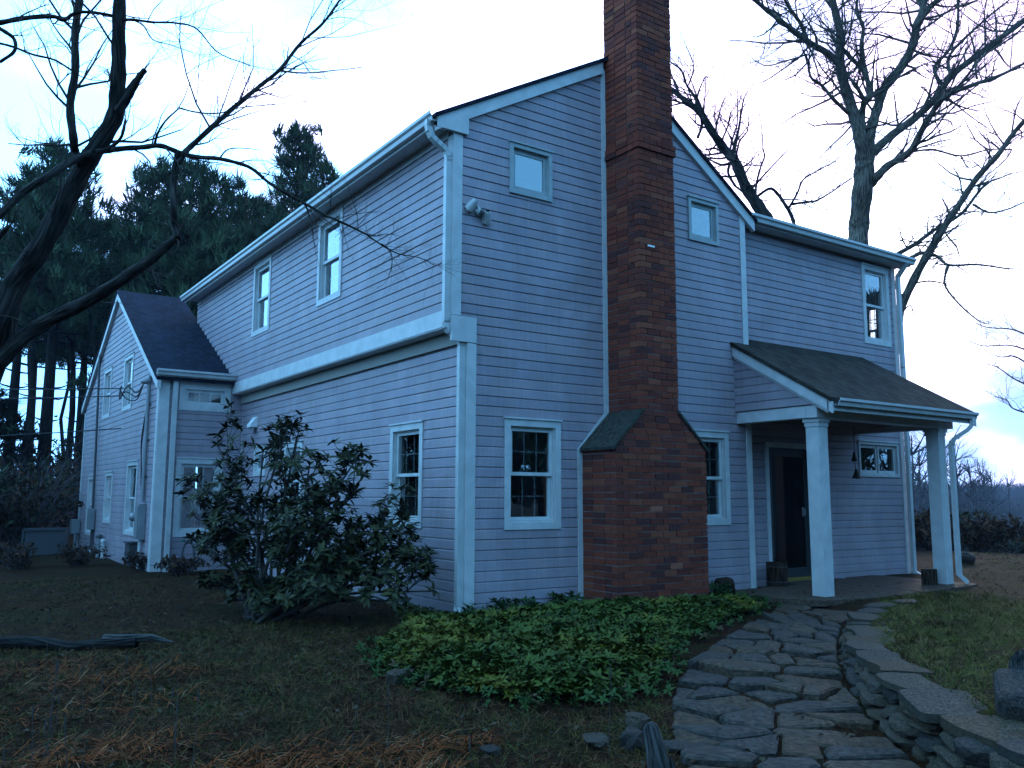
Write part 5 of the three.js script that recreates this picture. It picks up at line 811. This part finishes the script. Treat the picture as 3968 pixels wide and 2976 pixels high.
// bare trees and woods far off at the right
{
  const far = [[3520, 1640, 46], [3575, 1700, 52], [3490, 1700, 60], [3640, 1640, 56], [3725, 1690, 62], [3770, 1745, 58], [3810, 1760, 66], [3850, 1800, 70], [3690, 1760, 50], [3540, 1800, 44], [3455, 1750, 55], [3920, 1830, 80]];
  const where = ['seen just right of the wing corner', 'seen left of the far porch column', 'seen through the porch', 'hidden partly by the far porch column', 'tallest beside the porch downspout', 'second right of the porch downspout', 'third right of the porch downspout', 'on the field edge right of the trio', 'small one behind the porch downspout', 'lowest one through the porch', 'behind the wing corner', 'farthest right on the ridge'];
  far.forEach(([u, v, d], i) => {
    const p = at(u, 1950, d), top = at(u, v, d).y; p.y = gy(p.x, p.z) - 0.1; const H = Math.max(3.5, top - p.y), t = new Tree();
    const pts = smooth([p, p.clone().add(V(rr(-0.2, 0.2), H * 0.4, rr(-0.2, 0.2))), p.clone().add(V(rr(-0.4, 0.4), H * 0.92, rr(-0.4, 0.4)))], 8); t.limb(pts, pts.map((_, k) => lerp(H * 0.016, H * 0.004, k / 8)), 6, 'tr');
    for (let k = 0; k < 36; k++) { const f = rr(0.15, 1), j = Math.min(7, Math.floor(f * 8)), a = rr(0, 6.28); t.twigs(pts[j], V(Math.cos(a), rr(0.4, 1.3), Math.sin(a)).normalize(), H * rr(0.22, 0.38) * (1.15 - 0.5 * f), H * 0.0062, 0, 2); }
    t.build('distant_tree', `distant bare tree ${where[i]}`, 'tree', p, M.twigF, M.twigF, 'distant bare trees at right');
  });
  const t = new Tree(); for (let k = 0; k < 9; k++) t.twigs(V(rr(-0.6, 0.6), 0, rr(-0.6, 0.6)), V(rr(-0.4, 0.4), 1, rr(-0.4, 0.4)).normalize(), rr(2.2, 3.6), 0.06, 0, 2, 0.12);
  const g = mergeGeometries([t.tw.geo(), t.lb.geo()].filter((x) => x.attributes.position.count)), list = [];
  for (let i = 0; i < 9000 && list.length < 2600; i++) { const a = rr(-0.1, 0.75), r = Math.pow(rnd(), 0.7) * 330 + 42, x = CAM.x + Math.cos(a - 0.45) * r, z = CAM.z + Math.sin(a - 0.75) * r; if (x < 26) continue; list.push({ p: V(x, gy(x, z) - 0.3, z), q: eul(0, rr(0, 6.28), 0), s: V(rr(1, 1.8), rr(0.5, 1.05), rr(1, 1.8)).multiplyScalar(0.65 + r / 420), c: undefined }); }
  tag(instanced('distant_woods', g, M.twigF, list, scene), 'bare grey woods covering the low ridge at the right horizon', 'woods');
}
// ---------------------------------------------------------------- pines behind the left wing
{
  const clump = () => { const gs = []; for (let k = 0; k < 22; k++) gs.push(bladeGeo(rr(0.35, 0.62), 0.022, rr(-0.1, 0.15)).rotateX(rr(0, 1.35)).rotateY(rr(0, 6.28)).translate(rr(-0.12, 0.12), rr(-0.1, 0.1), rr(-0.12, 0.12))); return merge(gs); };
  const cg = [clump(), clump(), clump()];
  const P = [[160, 520, 30, 2.6, 'with the tall crown at the left frame side'], [20, 650, 33, 2.4, 'cut by the left frame edge'], [300, 830, 37, 2.0, 'behind the leaning trunk of the bare tree'], [540, 615, 34, 2.6, 'left of centre in the pine group above the wing roof'], [680, 590, 30, 2.7, 'directly above the ridge of the left wing'], [820, 655, 35, 2.7, 'right of the wing ridge'], [950, 715, 39, 2.8, 'in the dip before the tallest right pine'], [1110, 445, 33, 2.8, 'tallest at the right end touching the eave'], [1235, 575, 37, 2.5, 'rightmost and half hidden by the eave'], [420, 800, 40, 2.3, 'small one in the gap left of the wing'], [100, 840, 38, 2.4, 'lower one behind the left thicket'], [740, 820, 42, 3, 'dark one deep behind the group centre'], [1040, 760, 43, 3, 'dark one behind the tallest right pine']];
  P.forEach(([u, v, d, R, w], i) => {
    const b = at(u, 1900, d), top = at(u, v, d).y; b.y = gy(b.x, b.z); const H = top - b.y, t = thing('pine_tree', `dark green pine ${w}`, 'pine', b, 'pines behind the left wing'), tr = new Tubes(), br = new Tubes(), list = [[], [], []];
    const lean = V(rr(-0.3, 0.3), 0, rr(-0.3, 0.3)), ax = (f) => V(lean.x * f, H * f, lean.z * f); const tp = Array.from({ length: 9 }, (_, k) => ax(k / 8).add(V(0, k ? 0 : -0.3, 0))); tr.add(tp, tp.map((_, k) => lerp(0.26, 0.03, k / 8)), 8);
    const c0 = u < 450 ? 0.5 : 0.32;
    for (let f = 0.16; f < 0.99; f += rr(0.022, 0.034)) {
      const g = (f - c0) / (1 - c0), dead = f < c0; if (dead && rnd() < 0.45) continue; const rad = dead ? R * rr(0.3, 0.6) : R * (0.28 + 0.85 * Math.pow(1 - g, 0.75)) * rr(0.5, 1.25), nb = dead ? 2 : 5, a0 = rr(0, 6.28);
      for (let k = 0; k < nb; k++) {
        const a = a0 + k / nb * 6.28 + rr(-0.35, 0.35), l = rad * rr(0.55, 1.1), s = ax(f), e = s.clone().add(V(Math.cos(a) * l, l * rr(0.0, 0.38), Math.sin(a) * l)); br.add([s, s.clone().lerp(e, 0.5).add(V(0, -0.06 * l, 0)), e], [0.045, 0.03, 0.012], 4); if (dead) { continue; }
        const m = Math.max(3, Math.round(l * 5.2)); for (let j = 0; j < m; j++) { const q = 0.3 + 0.75 * (j + rnd()) / m, p = s.clone().lerp(e, q).add(V(rr(-0.28, 0.28), rr(-0.1, 0.22), rr(-0.28, 0.28))), c = rr(0.7, 1.3); list[Math.floor(rnd() * 3)].push({ p, q: eul(rr(-0.5, 0.5), rr(0, 6.28), rr(-0.5, 0.5)), s: rr(0.75, 1.25), c: [0.05 * c, 0.078 * c, 0.04 * c] }); }
      }
    }
    part('trunk', tr.geo(), M.barkP, t); part('branches', br.geo(), M.barkP, t).userData.kind = 'stuff'; list.forEach((l, k) => l.length && instanced('crown', cg[k], M.needle, l, t));
  });
  // woods round the garden on the other sides: they darken the low sky that the windows mirror
  { const gs = [], tr = new Tubes(); tr.add([V(0, -0.3, 0), V(0, 5, 0), V(0, 10, 0)], [0.25, 0.17, 0.03], 6); gs.push(tr.geo()); for (let k = 0; k < 330; k++) { const f = Math.pow(rnd(), 0.8), y = lerp(1.2, 10, f), r = (0.3 + 2.6 * (1 - f)) * Math.sqrt(rnd()), a = rr(0, 6.28); gs.push(cg[k % 3].clone().scale(1.5, 1.2, 1.5).rotateY(a).translate(Math.cos(a) * r, y, Math.sin(a) * r)); }
    for (const g of gs) g.deleteAttribute('uv'); const L = []; for (let k = 0; k < 70; k++) { const a = YAW + 0.98 + k / 70 * 2.97 + rr(-0.03, 0.03), r = (k % 2 ? 21 : 27) + rr(-2, 3), x = CAM.x + Math.sin(a) * r, z = CAM.z - Math.cos(a) * r;  L.push({ p: V(x, gy(x, z), z), q: eul(0, rr(0, 6.28), 0), s: V(rr(1.1, 1.5), rr(0.7, 0.95), rr(1.1, 1.5)), c: [0.03, 0.05, 0.026] }); }
    for (let k = 0; k < 34; k++) { const a = YAW - 0.575 - k / 34 * 1.77 + rr(-0.03, 0.03), r = (k % 2 ? 27 : 34) + rr(-2, 3), x = CAM.x + Math.sin(a) * r, z = CAM.z - Math.cos(a) * r; L.push({ p: V(x, gy(x, z), z), q: eul(0, rr(0, 6.28), 0), s: V(rr(1.1, 1.5), (k > 16 ? 1.35 : 1) * rr(0.45, 0.6), rr(1.1, 1.5)), c: [0.03, 0.05, 0.026] }); }
    tag(instanced('surrounding_woods', merge(gs), M.needle, L, scene), 'dark evergreen woods round the garden, mirrored in the windows', 'woods'); }
  // bare trunks standing among the pines
  const where = ['first from the left edge', 'second from the left edge', 'third from the left edge', 'fourth from the left edge', 'fifth, nearest the wing corner', 'thin one behind the third'];
  [[95, 29, 0.16], [175, 31, 0.12], [250, 33, 0.15], [310, 30, 0.13], [370, 35, 0.14], [225, 38, 0.1]].forEach(([u, d, r], i) => { const b = at(u, 1900, d); b.y = gy(b.x, b.z) - 0.2; const tp = Array.from({ length: 7 }, (_, k) => b.clone().add(V(rr(-0.06, 0.06) * k, k * 1.55, rr(-0.06, 0.06) * k))), m = new THREE.Mesh(tube(tp.map((p) => p.sub(b)), tp.map((_, k) => lerp(r, r * 0.5, k / 6)), 8), M.barkP); m.name = numbered('dead_pine'); m.position.copy(b); tag(m, `dark bare trunk under the pines, ${where[i]}`, 'dead tree', 'dead pines under the pines'); scene.add(m); });
}

scene.fog = new THREE.FogExp2(new THREE.Color(0.62, 0.75, 1.0), 0.0004);
shade(scene);
renderer.render(scene, camera);
